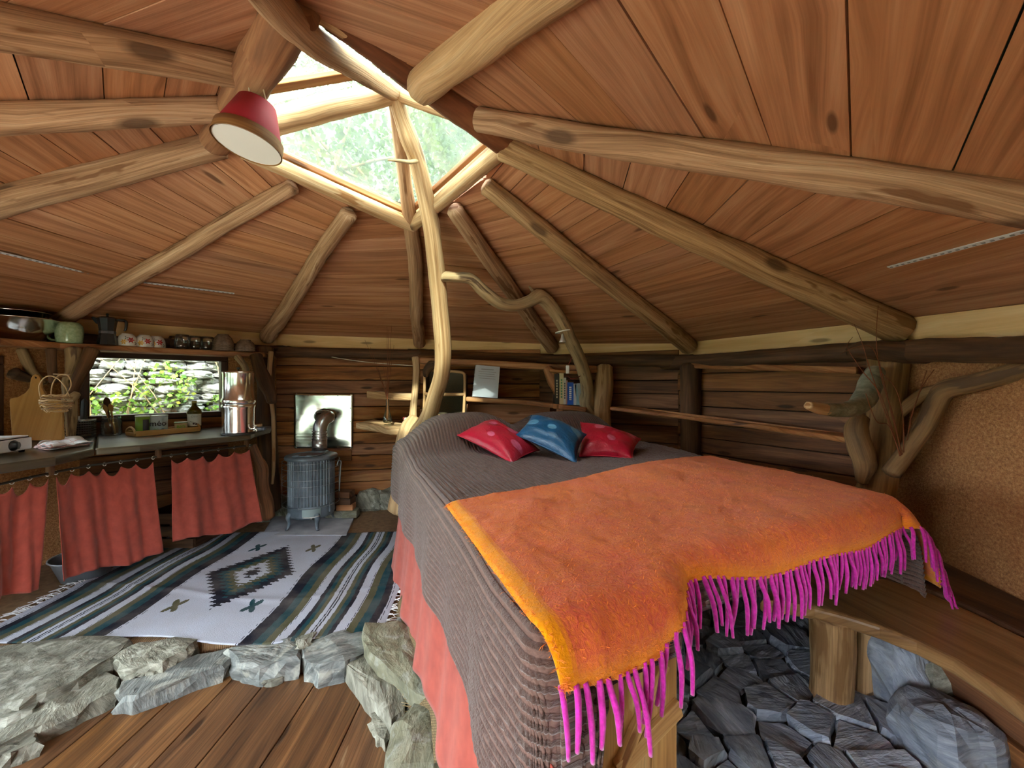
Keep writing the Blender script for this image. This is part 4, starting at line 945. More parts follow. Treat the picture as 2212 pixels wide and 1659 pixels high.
# -- terracotta valance along the side, hessian below
def hang_cloth(name, l0, l1, ztop, zbot, wtop, wbot, mat, amp, k, n1=120, n2=26, seed=0, zvar=.0, **kw):
    L_, T_ = np.meshgrid(np.linspace(l0, l1, n1), np.linspace(0, 1, n2), indexing='ij')
    zb_ = zbot(L_) if callable(zbot) else zbot
    z = ztop + (zb_-ztop)*T_; w = wtop + (wbot-wtop)*T_**1.5 + amp*(.35+.65*T_)*(np.sin(L_*k+seed)+.6*np.sin(L_*k*2.3+1+2*T_))
    pos = np.stack([BN.x+EW.x*w+EL.x*L_, BN.y+EW.y*w+EL.y*L_, z], -1)
    return grid_obj(name, pos, np.stack([L_, z], -1), mat, **kw)
M['terra'] = cloth('terracotta_linen', srgb(176,82,68), srgb(150,66,56), 900, bump=.35, sheen=.2)
hes = NT('hessian'); hv_ = hes.n('ShaderNodeUVMap').outputs[0]; hb_ = hes.n('ShaderNodeTexBrick'); hes.l(hes.scale(hv_, (40,60,1)), hb_.inputs[0]); hb_.inputs['Scale'].default_value = 1
hb_.inputs['Color1'].default_value = (*srgb(156,134,94),1); hb_.inputs['Color2'].default_value = (*srgb(126,106,72),1); hb_.inputs['Mortar'].default_value = (*srgb(70,56,36),1); hb_.inputs['Mortar Size'].default_value = .06
hes.set(Base_Color=hb_.outputs[0], Roughness=.95); hes.bump(hb_.outputs[1], -.8, .004)
o = hang_cloth('bed_valance', -.15, 2.3, .66, lambda l: .20-.11*np.clip(l,0,2)+.02*np.sin(l*9), -.015, -.085, M['terra'], .012, 11, n1=200, label='crumpled terracotta cloth valance hanging below the bedspread on the left side', cat='curtain')
solidify(o, .003, 0)
o = hang_cloth('hessian_skirt', -.15, 1.75, .24, -.02, -.005, -.13, hes.m, .008, 9, n1=100, label='coarse hessian skirt along the stones at the bed side', cat='fabric')
solidify(o, .004, 0)
q = MB(); rngh = random.Random(4)
for i in range(150):
    l = rngh.uniform(-.1,1.72); p = bw(-.13+.008*math.sin(l*9), l, -.01); d = (-v3(EW)*rngh.uniform(.02,.05)+v3(EL)*rngh.uniform(-.02,.02)+UP*rngh.uniform(-.01,.02)); q.tube([p, p+d], [.0016,.0008], n=3, sub=1)
obj('frayed_threads', q, plain('jute_thread', srgb(170,146,104), .9), bpy.data.objects['hessian_skirt'], kind='stuff')
# -- bedspread with chenille ribs (real relief)
nw, nl = 680, 200
lfoot = lambda w: -(.085*(1-sst(.28,.42,w)) + .15 + .36*(1-sst(.03,.12,w)))
wl_grid = np.linspace(-.42, 2.02, nw)
Wg = np.repeat(wl_grid[:,None], nl, 1); tg = np.repeat(np.linspace(0,1,nl)[None,:], nw, 0)
Lg = lfoot(Wg) + (BL+.12-lfoot(Wg))*tg
pos, dd, ow, ol = bed_surface(Wg, Lg, wave=.55)
nrm_ = grid_normals(pos); nrm_ *= np.where(nrm_[nw//2,nl//2,2] > 0, 1, -1)
crd = np.where(Wg < 0, -dd, np.where(ol < 0, -dd, Wg)); crd = crd + .004*np.sin(Lg*6+np.sin(Lg*4)*2)
ph = crd/.022*2*np.pi; rib = np.clip(np.sin(ph), -.25, 1)
nz = npnoise(Lg, crd, 75, 1.0)
pos = pos + nrm_*(rib*.004 + np.where(rib > 0, nz*.0045, nz*.0012))[...,None]
cvm = NT('chenille'); cu = cvm.n('ShaderNodeUVMap').outputs[0]; cs = cvm.n('ShaderNodeSeparateXYZ'); cvm.l(cu, cs.inputs[0])
sn = cvm.math('SINE', cvm.math('MULTIPLY', cs.outputs[1], 2*math.pi/.022)); fz = cvm.noise(cu, 160, 4, .7); fz2 = cvm.noise(cu, 2.0, 3)
cb = cvm.mix(cvm.mapr(sn, -.5, .5), srgb(124,96,88), srgb(92,67,61)); cb = cvm.mix(cvm.mapr(fz, .35, .7, 0, .5), cb, srgb(48,34,32))
cvm.set(Base_Color=cb, Roughness=.95); cvm.b.inputs['Sheen Weight'].default_value = .35; cvm.b.inputs['Specular IOR Level'].default_value = .1
cvm.bump(cvm.math('MULTIPLY', fz, cvm.mapr(sn, -.4, .3)), .8, .006)
spread = grid_obj('bedspread', pos, np.stack([Lg, crd], -1), cvm.m, label='ribbed brown chenille bedspread draped over the bed and pillows', cat='bedspread'); solidify(spread, .006, 0)
# -- orange wool blanket with yellow border and magenta fringe
nb1, nb2 = 200, 110
wb_ = np.linspace(-.03, 2.0, nb1); Wb = np.repeat(wb_[:,None], nb2, 1); tb = np.repeat(np.linspace(0,1,nb2)[None,:], nb1, 0)
hemf = lambda w: -(.085*(1-sst(.28,.42,w)) + .085 + .035*(1-sst(.2,.34,w)) + .05*sst(.45,1.0,w) + .012*np.sin(w*11))
farf = lambda w: .66 + .16*np.clip(w,0,1.6) - .35*np.clip(w-1.62,0,1)
Lb = hemf(Wb) + (farf(Wb)-hemf(Wb))*tb
WW = Wb + .10*np.clip(-Lb-.085,0,1)*(1-sst(.0,.3,Wb))*1.5
bp, bd, bow, bol = bed_surface(WW, Lb, wave=.5, flare_r=.55)
bn = grid_normals(bp); bn *= np.where(bn[nb1//2,nb2//2,2] > 0, 1, -1)
wob = npnoise(Wb, Lb, 6, 3.0)*.008 + npnoise(Wb, Lb, 22, 8.0)*.003
bp = bp + bn*(.016+wob)[...,None]
bp[...,2] = np.maximum(bp[...,2], HB+.022)
edge = np.minimum(np.minimum(Wb+.03, 2.0-Wb), np.minimum(Lb-hemf(Wb), farf(Wb)-Lb))
bm = NT('mohair_wool'); bu = bm.n('ShaderNodeUVMap').outputs[0]; ba = bm.n('ShaderNodeVertexColor', layer_name='weave').outputs[0]
f1 = bm.noise(bu, 55, 5, .7, 2.0); f2 = bm.noise(bu, 6, 4, .6)
bs = bm.n('ShaderNodeSeparateColor'); bm.l(ba, bs.inputs[0])
wcol = bm.mix(bm.mapr(f2, .35, .68), srgb(236,124,60), srgb(228,104,70)); wcol = bm.mix(bm.mapr(f1, .5, .66, 0, .5), wcol, srgb(202,60,76)); wcol = bm.mix(bm.mapr(f1, .47, .36, 0, .55), wcol, srgb(246,146,40))
wcol = bm.mix(bs.outputs[0], wcol, srgb(250,158,16))
bm.set(Base_Color=wcol, Roughness=.95); bm.b.inputs['Sheen Weight'].default_value = .5; bm.b.inputs['Sheen Roughness'].default_value = .4; bm.b.inputs['Sheen Tint'].default_value = (1,.7,.5,1); bm.b.inputs['Specular IOR Level'].default_value = .05
bm.bump(bm.math('ADD', f1, bm.math('MULTIPLY', bm.noise(bu, 200, 3), .5)), .7, .006)
left_e = 1-sst(.03,.042, Wb+.03); right_e = 1-sst(.03,.042, 2.0-Wb); hem_e = .75*(1-sst(.0,.05, Lb-hemf(Wb)))
ec = np.clip(np.maximum(np.maximum(left_e, right_e), hem_e), 0, 1); ef = (ec[:-1,:-1]+ec[1:,1:])/2
blanket = grid_obj('wool_blanket', bp, np.stack([Wb, Lb], -1), bm.m, color=np.repeat(ef[...,None], 3, -1), label='fuzzy orange wool blanket with yellow edge across the foot of the bed', cat='blanket'); solidify(blanket, .007, 0)
fm = NT('magenta_yarn'); fu = fm.uvr(); fn = fm.noise(fm.scale(fu, (90,60,1)), 1, 3); fm.set(Base_Color=fm.mix(fm.mapr(fn, .3, .7), srgb(178,16,140), srgb(226,40,190)), Roughness=.9); fm.b.inputs['Sheen Weight'].default_value = .4; fm.bump(fn, .5, .003)
rf = random.Random(12); ns = 82
for i in range(ns):
    wv_ = -.02 + 2.0*i/(ns-1); ii = min(int((wv_+.03)/2.03*(nb1-1)), nb1-1); p = Vector(bp[ii,0]); p2 = Vector(bp[ii,2]); o_ = Vector(bn[ii,0])
    tdir = (p-p2); tdir = tdir.normalized() if tdir.length > 1e-6 else -UP
    ln = rf.uniform(.10,.145); sw_ = Vector((rf.uniform(-.02,.02), rf.uniform(-.015,.008), 0)); rad = rf.uniform(.005,.0066)
    b0 = p + o_*.002; down = (-UP*.9 + tdir*.3).normalized()
    pts = [b0 - tdir*.008, b0 + tdir*.012 + sw_*.1, b0 + down*ln*.5 + sw_*.7 + o_*.006, b0 + down*ln + sw_*1.1]
    for qv in pts:
        if qv.z < HB+.02 and qv.x > .9: ex = HB+.02-qv.z; qv.z = HB+.02+rf.uniform(0,.008); qv += Vector((.5,-.1,0))*ex
    q = MB(); q.tube(pts, [rad,rad*1.05,rad,rad*.7], n=7, sub=4, rough=.15, seed=i); obj('fringe_strand', q, fm.m, blanket, True)
# fine wool fibres standing off the blanket
q = MB(); rf = random.Random(2)
for i in range(5200):
    a = rf.randrange(1, nb1-2); b = rf.randrange(1, nb2-2) if rf.random() < .8 else rf.choice([1, nb2-3])
    if rf.random() < .12: a = rf.choice([0,1,nb1-2])
    p = Vector(bp[a,b]); nn_ = Vector(bn[a,b]); d = Vector((rf.uniform(-1,1), rf.uniform(-1,1), rf.uniform(-.4,.4))); d = (d - nn_*d.dot(nn_)).normalized()
    ln = rf.uniform(.006,.018); s_ = nn_.cross(d)*rf.uniform(.0004,.0007); p = p + d*rf.uniform(-.006,.006) + nn_*.004
    p1 = p + d*ln*.5 + nn_*rf.uniform(.001,.006); p2 = p + d*ln + nn_.cross(d)*rf.uniform(-.006,.006) + nn_*rf.uniform(.0,.005)
    k = len(q.v); q.v += [p-s_, p+s_, p1-s_, p1+s_, p2]; q.face((k,k+1,k+3,k+2), [(0,0)]*4); q.face((k+2,k+3,k+4), [(0,0)]*3)
obj('wool_fibres', q, plain('orange_fibre', srgb(246,136,50), .9), blanket, kind='stuff')
# -- cushions
def cushion(corners, th, col, spots, spotcol, label, seed):
    "corners: bottom-left, bottom-right, top-right, top-left"
    a, b, c, d = [np.array(x) for x in corners]; n = 41; s, t = np.meshgrid(np.linspace(-1,1,n), np.linspace(-1,1,n), indexing='ij')
    s2 = s*(1-.09*(1-t**2)); t2 = t*(1-.09*(1-s**2)); S, T = (s2+1)/2, (t2+1)/2
    base = (1-S)[...,None]*((1-T)[...,None]*a+T[...,None]*d) + S[...,None]*((1-T)[...,None]*b+T[...,None]*c)
    nn_ = np.cross(b-a, d-a); nn_ /= np.linalg.norm(nn_)
    if nn_[2] < 0: nn_ = -nn_
    prof = ((1-np.abs(s)**2.6)*(1-np.abs(t)**2.6)); prof = np.clip(prof, 0, 1)**.55
    wr = npnoise(s, t, 2.2, seed)*.012 + npnoise(s*(1+t), t, 5, seed+3)*.005*np.abs(s*t)
    top = base + nn_*((th*prof + wr*prof)[...,None]); bot = base - nn_*((th*.55*prof)[...,None])
    tq = NT('satin_%d' % seed); uv = tq.n('ShaderNodeUVMap').outputs[0]; colr = col
    fac = None
    for (x, y, r) in spots:
        vm = tq.n('ShaderNodeVectorMath', operation='DISTANCE'); tq.l(uv, vm.inputs[0]); vm.inputs[1].default_value = (x, y, 0)
        m = tq.math('LESS_THAN', vm.outputs['Value'], r); fac = m if fac is None else tq.math('MAXIMUM', fac, m)
    st_ = tq.noise(tq.scale(uv, (14, 60, 1)), 1, 3)
    cl = tq.mix(tq.math('MULTIPLY', fac, tq.mapr(st_, .3, .7, .35, .9)), colr, spotcol)
    tq.set(Base_Color=cl, Roughness=.34); tq.b.inputs['Sheen Weight'].default_value = .05; tq.b.inputs['Anisotropic'].default_value = .4
    tq.bump(tq.noise(uv, 9, 4, .6, 1.5), .25, .02)
    r = empty('cushion', base.reshape(-1,3).mean(0) - np.array([0,0,.05]), label, 'cushion', 'satin cushions on the bed')
    uvs = np.stack([S, T], -1)
    grid_obj('front_cover', top, uvs, tq.m, r); grid_obj('back_cover', bot[::-1], uvs[::-1]*0+.02, tq.m, r)
    rim = np.concatenate([base[:,0], base[-1,1:], base[-2::-1,-1], base[0,-2:0:-1]])
    q = MB(); q.tube([Vector(p) for p in rim[::4]] + [Vector(rim[0])], .004, n=5, sub=2); obj('seam_piping', q, tq.m, r, True)
red = srgb(186,16,50); blue = srgb(0,78,124)
def T_(u, v, d): return P(u, v, d)
cushion([T_(988,940,2.72), T_(1108,1002,2.30), T_(1166,972,2.62), T_(1064,906,3.0)], .085, red, [(.30,.62,.075),(.62,.72,.085),(.86,.42,.09),(.5,.25,.06)], srgb(222,110,150), 'red satin cushion with pale circles, left of the blue one', 1)
cushion([T_(1252,986,2.54), T_(1366,990,2.46), T_(1384,948,2.74), T_(1254,912,2.86)], .085, red, [(.35,.72,.09),(.58,.36,.075),(.88,.78,.06)], srgb(226,120,150), 'red satin cushion with pale circles, right of the blue one', 2)
cushion([T_(1114,940,2.60), T_(1244,1000,2.33), T_(1266,938,2.58), T_(1148,897,2.86)], .085, blue, [(.18,.42,.105),(.42,.78,.06),(.52,.42,.075),(.88,.72,.105)], srgb(110,170,206), 'teal blue satin cushion with pale circles between two red ones', 3)

# ================================================================ STRIPED RUG
rx0, rx1, ry0, ry1 = -2.86, -.74, 2.12, 3.66
nx_, ny_ = 520, 170
WHT, BLK, TEAL, OLV = srgb(186,190,206), srgb(26,26,38), srgb(24,66,74), srgb(86,84,60)
def stripe_colors(x):
    "x: distance from the rug's centre line"
    a = abs(x); bands = [(.36,WHT),(.362,BLK),(.372,WHT),(.44,BLK),(.49,TEAL),(.535,OLV),(.539,WHT),(.541,BLK),(.59,WHT),(.615,BLK),(.64,TEAL),(.665,OLV),(.69,WHT),(.696,BLK),(.704,WHT),(.712,BLK),(.735,WHT),(.76,OLV),(.785,TEAL),(.81,BLK),(.862,WHT),(.865,BLK),(.87,WHT),(.915,OLV),(.965,TEAL),(1.01,BLK),(1.02,WHT),(1.023,BLK),(1.2,WHT)]
    for lim, c in bands:
        if a < lim: return c
    return WHT
xs_ = np.linspace(rx0, rx1, nx_); ys_ = np.linspace(ry0, ry1, ny_); cxr = -1.80; cyr = 2.86
col = np.zeros((nx_-1, ny_-1, 3))
for i in range(nx_-1):
    xb = (xs_[i]+xs_[i+1])/2
    for j in range(ny_-1):
        yb = (ys_[j]+ys_[j+1])/2; x = xb-cxr + .012*math.sin(yb*7); y = yb-cyr
        c = stripe_colors(x)
        if abs(x) < .36:
            saw = abs(((y*22) % 1)-.5)*2      # stepped, toothed outline
            m = abs(x)/.30 + abs(y)/.46 + (saw-.5)*.16
            if m < .30: c = BLK if m < .17 else WHT
            elif m < .46: c = WHT if saw > .35 else OLV
            elif m < .74: c = OLV if m < .58 else TEAL
            elif m < 1.0: c = BLK
            for sx, sy, cc2 in ((-.24,-.42,OLV),(.22,-.42,TEAL),(-.22,.44,TEAL),(.23,.44,OLV)):
                dx, dy = x-sx, y-sy; mm_ = abs(dx)/.055 + abs(dy)/.12; 
                if mm_ < .75 + .45*math.cos(4*math.atan2(dy*.6,dx)+math.pi): c = cc2
        col[i,j] = c
X_, Y_ = np.meshgrid(xs_, ys_, indexing='ij')
ang = -.07
Xr = cxr + (X_-cxr) + (Y_-cyr)*ang; Yr = Y_ + .015*np.sin(X_*6)
Z_ = .012 + .010*np.clip(npnoise(X_, Y_, 2.6, 4.0), -.3, 1) + .012*np.exp(-((Y_-cyr+.25+.1*np.sin(X_*3))/.03)**2)*.5
Yr = Yr + np.where(Y_ < ry0+.25, .03*np.sin(X_*5.2)*(1-(Y_-ry0)/.25), 0)
rm = NT('woven_wool'); ra = rm.n('ShaderNodeVertexColor', layer_name='weave').outputs[0]; ru = rm.n('ShaderNodeUVMap').outputs[0]
rn = rm.noise(rm.scale(ru, (160,300,1)), 1, 3, .6); rn2 = rm.noise(ru, 5, 4)
rc = rm.mix(rm.mapr(rn, .3, .7, .35, 0), ra, (.02,.02,.03)); rc = rm.mix(rm.mapr(rn2, .4, .75, 0, .25), rc, srgb(150,140,130))
rm.set(Base_Color=rc, Roughness=.95); rm.b.inputs['Specular IOR Level'].default_value = .1; rm.bump(rn, .5, .004)
rug = grid_obj('striped_rug', np.stack([Xr,Yr,Z_],-1), np.stack([X_,Y_],-1), rm.m, color=col, label='woven blanket rug with teal, black and white stripes and a stepped diamond', cat='rug'); solidify(rug, .006, 0)
rr = random.Random(6); wy = plain('white_yarn', srgb(206,206,208), .9)
for side, n_ in ((0, 34), (1, 34)):
    q = MB()
    for i in range(n_*3):
        j = rr.randrange(ny_); k = 0 if side == 0 else nx_-1; p = Vector((Xr[k,j], Yr[k,j], Z_[k,j]+.003)); sg = -1 if side == 0 else 1
        ln = rr.uniform(.05,.11); d = Vector((sg, rr.uniform(-.9,.5), 0)).normalized()
        q.tube([p, p+d*ln*.4+UP*rr.uniform(0,.012), p+d*ln*.7+Vector((0,rr.uniform(-.03,.03),-.004)), p+d*ln+Vector((0,rr.uniform(-.04,.04),-.004))], [.0024,.0022,.002,.0014], n=4, sub=2)
    obj('fringe', q, wy, rug, kind='stuff')
# ================================================================ KITCHEN
HK = HC-.40
st_steel = metal('polished_steel', (.80,.80,.79), .16); st_br = metal('brushed_steel', (.62,.62,.60), .28, .1)
wt = empty('worktop', PH(300,960,HK), 'dark live-edge kitchen worktop running under the window', 'worktop')
fe = [(-120,1040),(-40,1012),(0,1003),(60,995),(120,987),(170,976),(203,969)]
fe2 = [(203,969),(300,962),(400,951),(470,945),(540,938),(548,934),(583,925)]
back1 = [v3(Vector(W[10])+Vector((.03,-.02)), HK), v3(Vector(W[9])+Vector((.05,.1)), HK)]
j0 = PH(203,969,HK); jb = v3(Vector(W[10])+n10*.02+t10*.12, HK)
q = MB(); q.prism([PH(u,v,HK) for u, v in fe] + [jb, v3(Vector(W[10])+n10*.02+n9*.02, HK), v3(Vector(W[9])+n9*.02+t9*.0, HK)], (0,0,-.05), t9.to_3d(), n9.to_3d()); bevel(obj('worktop_board', q, M['counter'], wt), .012, 3)
q = MB(); q.prism([PH(u,v,HK)+Vector((.004,.004,0)) for u, v in fe2] + [v3(Vector(W[11])+n10*.03-t10*.05, HK), jb+Vector((.004,.004,0))], (0,0,-.045), t10.to_3d(), n10.to_3d()); bevel(obj('worktop_board', q, M['counter'], wt), .012, 3)
RD = [(-120,1.9),(0,2.12),(100,2.3),(200,2.56),(330,2.82),(420,3.05),(545,3.4),(620,3.6)]
def rd(u):
    for (a, da), (b, db) in zip(RD[:-1], RD[1:]):
        if u <= b: return da+(db-da)*(u-a)/(b-a)
    return RD[-1][1]
rodv = [(-120,1075),(0,1046),(100,1024),(200,1005),(330,988),(420,977),(545,961)]
rod = empty('curtain_rod', P(250,996,rd(250)), 'slim dark curtain rod fixed under the front of the worktop', 'curtain rod')
q = MB(); q.tube([P(u,v,rd(u)) for u, v in rodv], .007, n=8, sub=3); obj('rod', q, plain('dark_iron', (.03,.025,.02), .5), rod, True)
for u, v in ((108,1023),(342,986),(533,962)):
    q = MB(); c = P(u,v,rd(u)); q.box(c+Vector((0,0,.03)), UP, (1,0,0), (0,1,0), .04, .014, .014); bevel(obj('wooden_bracket', q, M['logd'], rod), .005)
def rv(u):
    for (a, va_), (b, vb) in zip(rodv[:-1], rodv[1:]):
        if u <= b: return va_+(vb-va_)*(u-a)/(b-a)
    return rodv[-1][1]
white_p = plain('ring_white', (.8,.8,.78), .4)
def curtain(u0, u1, b0, b1, hem, nr, k, label, seed, sag=.05):
    n1, n2 = 90, 40; pos = np.zeros((n1,n2,3)); uv = np.zeros((n1,n2,2)); ro = random.Random(seed)
    root = empty('linen_curtain', P((u0+u1)/2, 1200, rd((u0+u1)/2)), label, 'curtain', 'terracotta curtains under the worktop')
    for i in range(n1):
        s = i/(n1-1); ut = u0+(u1-u0)*s; ub = b0+(b1-b0)*s
        top = P(ut, rv(ut)+6, rd(ut)); ringph = (s*(nr-1)) % 1; top.z -= .012 + sag*4*ringph*(1-ringph)*(.8+.4*math.sin(seed+int(s*(nr-1))*2.1))
        hv2 = hem[0]+(hem[1]-hem[0])*s + 5*math.sin(s*k*3.1+seed); bot = P(ub, hv2, rd(ub)+.0)
        tang = (P(u1, 1000, rd(u1))-P(u0, 1000, rd(u0))).normalized(); nn_ = Vector((tang.y, -tang.x, 0)).normalized()
        if nn_.y > 0: nn_ = -nn_
        for j in range(n2):
            t = j/(n2-1); p = top.lerp(bot, t)
            a = .02*(.4+.5*t)*(math.sin(s*k*2*math.pi+seed+1.0*t) + .5*math.sin(s*k*4.6*math.pi+seed*2-2*t)) + .006*noise.noise(Vector((s*9, t*5, seed)))
            p = p + nn_*a; pos[i,j] = p; uv[i,j] = (s*.7, t*.6)
    c = grid_obj('cloth', pos, uv, M['terra'], root); solidify(c, .003, 0)
    for r_ in range(nr):
        ut = u0+(u1-u0)*r_/(nr-1); c = P(ut, rv(ut), rd(ut)); q = MB()
        q.tube([c + Vector((0,.011*math.sin(a),.011*math.cos(a)-.003)) for a in [x*2*math.pi/10 for x in range(11)]], .0022, n=5, sub=1, caps=False); obj('ring', q, white_p, root, True)
curtain(-90, 103, -80, 82, (1322,1268), 6, 2.2, 'terracotta linen curtain at the far left edge under the hob', 1.3)
curtain(121, 331, 136, 350, (1252,1196), 7, 2.7, 'wide terracotta linen curtain under the window', 2.1)
curtain(370, 540, 376, 564, (1174,1130), 6, 2.4, 'terracotta linen curtain nearest the stove', 3.4)
# things stored behind the curtains
q = MB(); q.box(PH(352,1190,.0)+Vector((.0,.12,.11)), UP, (.8,.6,0), (-.6,.8,0), .11, .035, .004); bevel(obj('cardboard_sheet', q, plain('cardboard', srgb(170,138,100), .85), None, label='piece of cardboard standing between the two right curtains', cat='cardboard'), .001)
basin = empty('washing_basin', Vector((-2.95,2.75,.0)), 'grey plastic basin stored on the floor behind the left curtains', 'basin')
q = MB(); q.lathe([(.12,0),(.17,.14),(.18,.15),(.17,.145),(.115,.01)], Vector((-2.95,2.85,.0)), 24); obj('bowl_shell', q, plain('grey_plastic', (.2,.23,.26), .4), basin, True)
q = MB(); q.tube([Vector((-2.95+.178*math.cos(a), 2.85+.178*math.sin(a), .15)) for a in [k*2*math.pi/20 for k in range(21)]], .006, n=6, sub=1, caps=False); obj('rim', q, plain('grey_plastic_rim', (.3,.34,.38), .4), basin, True)
crate = empty('storage_crate', Vector((-2.75,3.45,.0)), 'dark wooden crate in the shadow behind the curtains', 'crate')
for z in (.05,.15,.25):
    for dx, dy, ax in ((0,-.15,(1,0,0)),(0,.15,(1,0,0)),(-.2,0,(0,1,0)),(.2,0,(0,1,0))):
        q = MB(); q.box(Vector((-2.75+dx,3.45+dy,z)), ax, UP, (0,1,0) if ax[0] else (1,0,0), .2 if ax[0] else .14, .04, .008); obj('slat', q, M['logd'], crate)
# -- posts and branches of the kitchen corner
px_tube('corner_post', [(572,752,4.0,34),(575,830,4.0,34),(576,930,3.98,38),(582,1010,3.96,38),(584,1100,3.94,40)], 'logd', seed=51, rough=.12, n=16, label='dark knotty corner post between worktop and stove', cat='post')
px_tube('bark_strip', [(585,760,3.93,10),(581,830,3.93,8),(590,900,3.9,8),(591,1000,3.88,8),(588,1045,3.88,6)], 'drift', seed=52, label='pale split edge running down the dark corner post', cat='wood strip')
px_tube('shelf_bracket_branch', [(553,768,3.78,24),(562,800,3.76,26),(576,830,3.74,30),(585,852,3.72,24),(588,868,3.7,20)], 'logd', seed=53, rough=.18, label='twisted driftwood bracket under the right end of the cup shelf', cat='branch')
px_tube('crooked_branch', [(545,962,3.5,18),(556,990,3.52,20),(566,1012,3.55,24),(566,1050,3.58,26),(574,1090,3.62,30),(576,1118,3.62,32)], 'walld', seed=54, rough=.12, label='crooked branch leg supporting the right end of the worktop', cat='branch')
px_tube('thin_branch', [(512,770,3.72,14),(528,790,3.72,13),(536,812,3.74,11),(552,822,3.76,9)], 'branch', seed=55, label='thin curved branch beside the water filter under the shelf', cat='branch')
fk = empty('forked_post', P(152,935,2.95), 'forked branch post left of the kitchen window', 'post')
px_tube('stem', [(160,755,2.98,30),(158,785,2.96,26),(150,808,2.93,16),(142,822,2.92,13),(146,842,2.92,17),(150,865,2.92,24),(154,900,2.93,20),(153,945,2.95,16)], 'branch', seed=56, parent=fk)
px_tube('fork_arm', [(200,755,2.98,26),(186,785,2.95,24),(172,812,2.93,22),(160,840,2.92,20),(152,862,2.92,18)], 'logd', seed=57, parent=fk)
px_tube('knot', [(166,850,2.9,14),(158,858,2.9,18),(150,862,2.92,14)], 'branch', seed=58, parent=fk)
for i, (pxs, m, lb) in enumerate([([(45,755,2.92,18),(58,782,2.94,18),(72,806,2.95,16),(96,828,2.96,14)], 'branch', 'slanting branch brace above the chopping board'), ([(110,755,2.9,18),(112,790,2.9,16),(116,825,2.9,14)], 'logd', 'dark upright branch behind the twig basket'),
      ([(28,806,2.84,26),(44,812,2.88,22),(66,820,2.92,14)], 'logd', 'dark bark stub on the cork wall above the chopping board')]):
    px_tube('wall_branch', pxs, m, seed=60+i, label=lb, cat='branch')
# -- upper shelf and what stands on it
sf = [(-60,739,2.45),(0,741,2.65),(70,741,2.8),(130,742,2.94),(200,743,3.06),(260,749,3.16),(350,753,3.38),(430,758,3.55),(500,758,3.7),(572,757,3.86)]
q = MB(); fpts = [P(*p) for p in sf]; zs = HC+.297
fpts = [Vector((p.x, p.y, zs)) + Vector((0,.012*noise.noise(Vector((i*1.3,2,0))),0)) for i, p in enumerate(fpts)]
q.prism(fpts + [v3(Vector(W[11])+n10*.02-t10*.0, zs), v3(Vector(W[10])+n10*.02+n9*.02, zs), v3(Vector(W[9])+n9*.02+t9*.3, zs)], (0,0,-.045), t10.to_3d(), n10.to_3d())
bevel(obj('kitchen_shelf', q, M['shelf'], None, label='live-edge shelf of cups and bowls above the kitchen window', cat='shelf'), .012, 2)
def on_shelf(u, d): p = P(u, 750, d); return Vector((p.x, p.y, zs))
bw_ = empty('mixing_bowl', on_shelf(36,2.86), 'large polished steel mixing bowl at the left end of the shelf', 'bowl')
q = MB(); q.lathe([(.0,.0),(.10,.0),(.15,.03),(.19,.08),(.212,.15),(.218,.152),(.206,.15),(.18,.08),(.14,.036),(.0,.008)], on_shelf(36,2.86), 36); obj('bowl_wall', q, st_steel, bw_, True)
q = MB(); c = on_shelf(36,2.86)+UP*.152; q.tube([c+Vector((.215*math.cos(a),.215*math.sin(a),0)) for a in [k*2*math.pi/30 for k in range(31)]], .004, n=6, sub=1, caps=False); obj('rolled_rim', q, st_steel, bw_, True)
bw2 = empty('mixing_bowl', on_shelf(30,2.86)+UP*.09, 'smaller steel bowl nested in the large mixing bowl', 'bowl')
q = MB(); c = on_shelf(30,2.86)+UP*.06; q.lathe([(.0,.0),(.09,.0),(.14,.05),(.175,.14),(.18,.142),(.17,.14),(.13,.055),(.0,.008)], c, 36); obj('bowl_wall', q, st_steel, bw2, True)
q = MB(); c = c+UP*.142; q.tube([c+Vector((.177*math.cos(a),.177*math.sin(a),0)) for a in [k*2*math.pi/30 for k in range(31)]], .004, n=6, sub=1, caps=False); obj('rolled_rim', q, st_steel, bw2, True)
cel = NT('celadon'); cv_ = cel.n('ShaderNodeTexCoord').outputs['Object']; cel.set(Base_Color=cel.ramp(cel.noise(cv_, 60, 4), [(.3, srgb(142,170,130)), (.7, srgb(176,198,160))]), Roughness=.12); 
jg = empty('green_jug', on_shelf(150,3.0), 'pale green glazed jug standing upside down on the shelf', 'jug')
jc = on_shelf(150,3.0); q = MB(); q.lathe([(.066,.0),(.070,.012),(.074,.05),(.076,.09),(.070,.125),(.055,.148),(.04,.153),(.0,.152)], jc, 28); obj('body', q, cel.m, jg, True)
hx = Vector((-.93,-.36,0)).normalized(); q = MB(); q.tube([jc+hx*.068+UP*.125, jc+hx*.10+UP*.1, jc+hx*.115+UP*.06, jc+hx*.105+UP*.025, jc+hx*.068+UP*.018], [.011,.012,.012,.012,.011], n=10, sub=5, flat=.7); obj('handle', q, cel.m, jg, True)
mk = empty('moka_pot', on_shelf(232,3.13), 'black stovetop moka coffee pot on the shelf', 'coffee pot'); mc_ = on_shelf(232,3.13)
blk = plain('black_enamel', (.025,.027,.03), .25)
q = MB(); q.lathe([(.058,.0),(.058,.012),(.052,.06),(.046,.085)], mc_, 8); obj('boiler', q, blk, mk)
q = MB(); q.lathe([(.046,.083),(.049,.09),(.049,.1),(.046,.105)], mc_, 8); obj('collar', q, plain('moka_ring', (.08,.08,.085), .3), mk)
q = MB(); q.lathe([(.046,.104),(.052,.15),(.06,.195),(.06,.2)], mc_, 8); uj = obj('upper_jug', q, blk, mk)
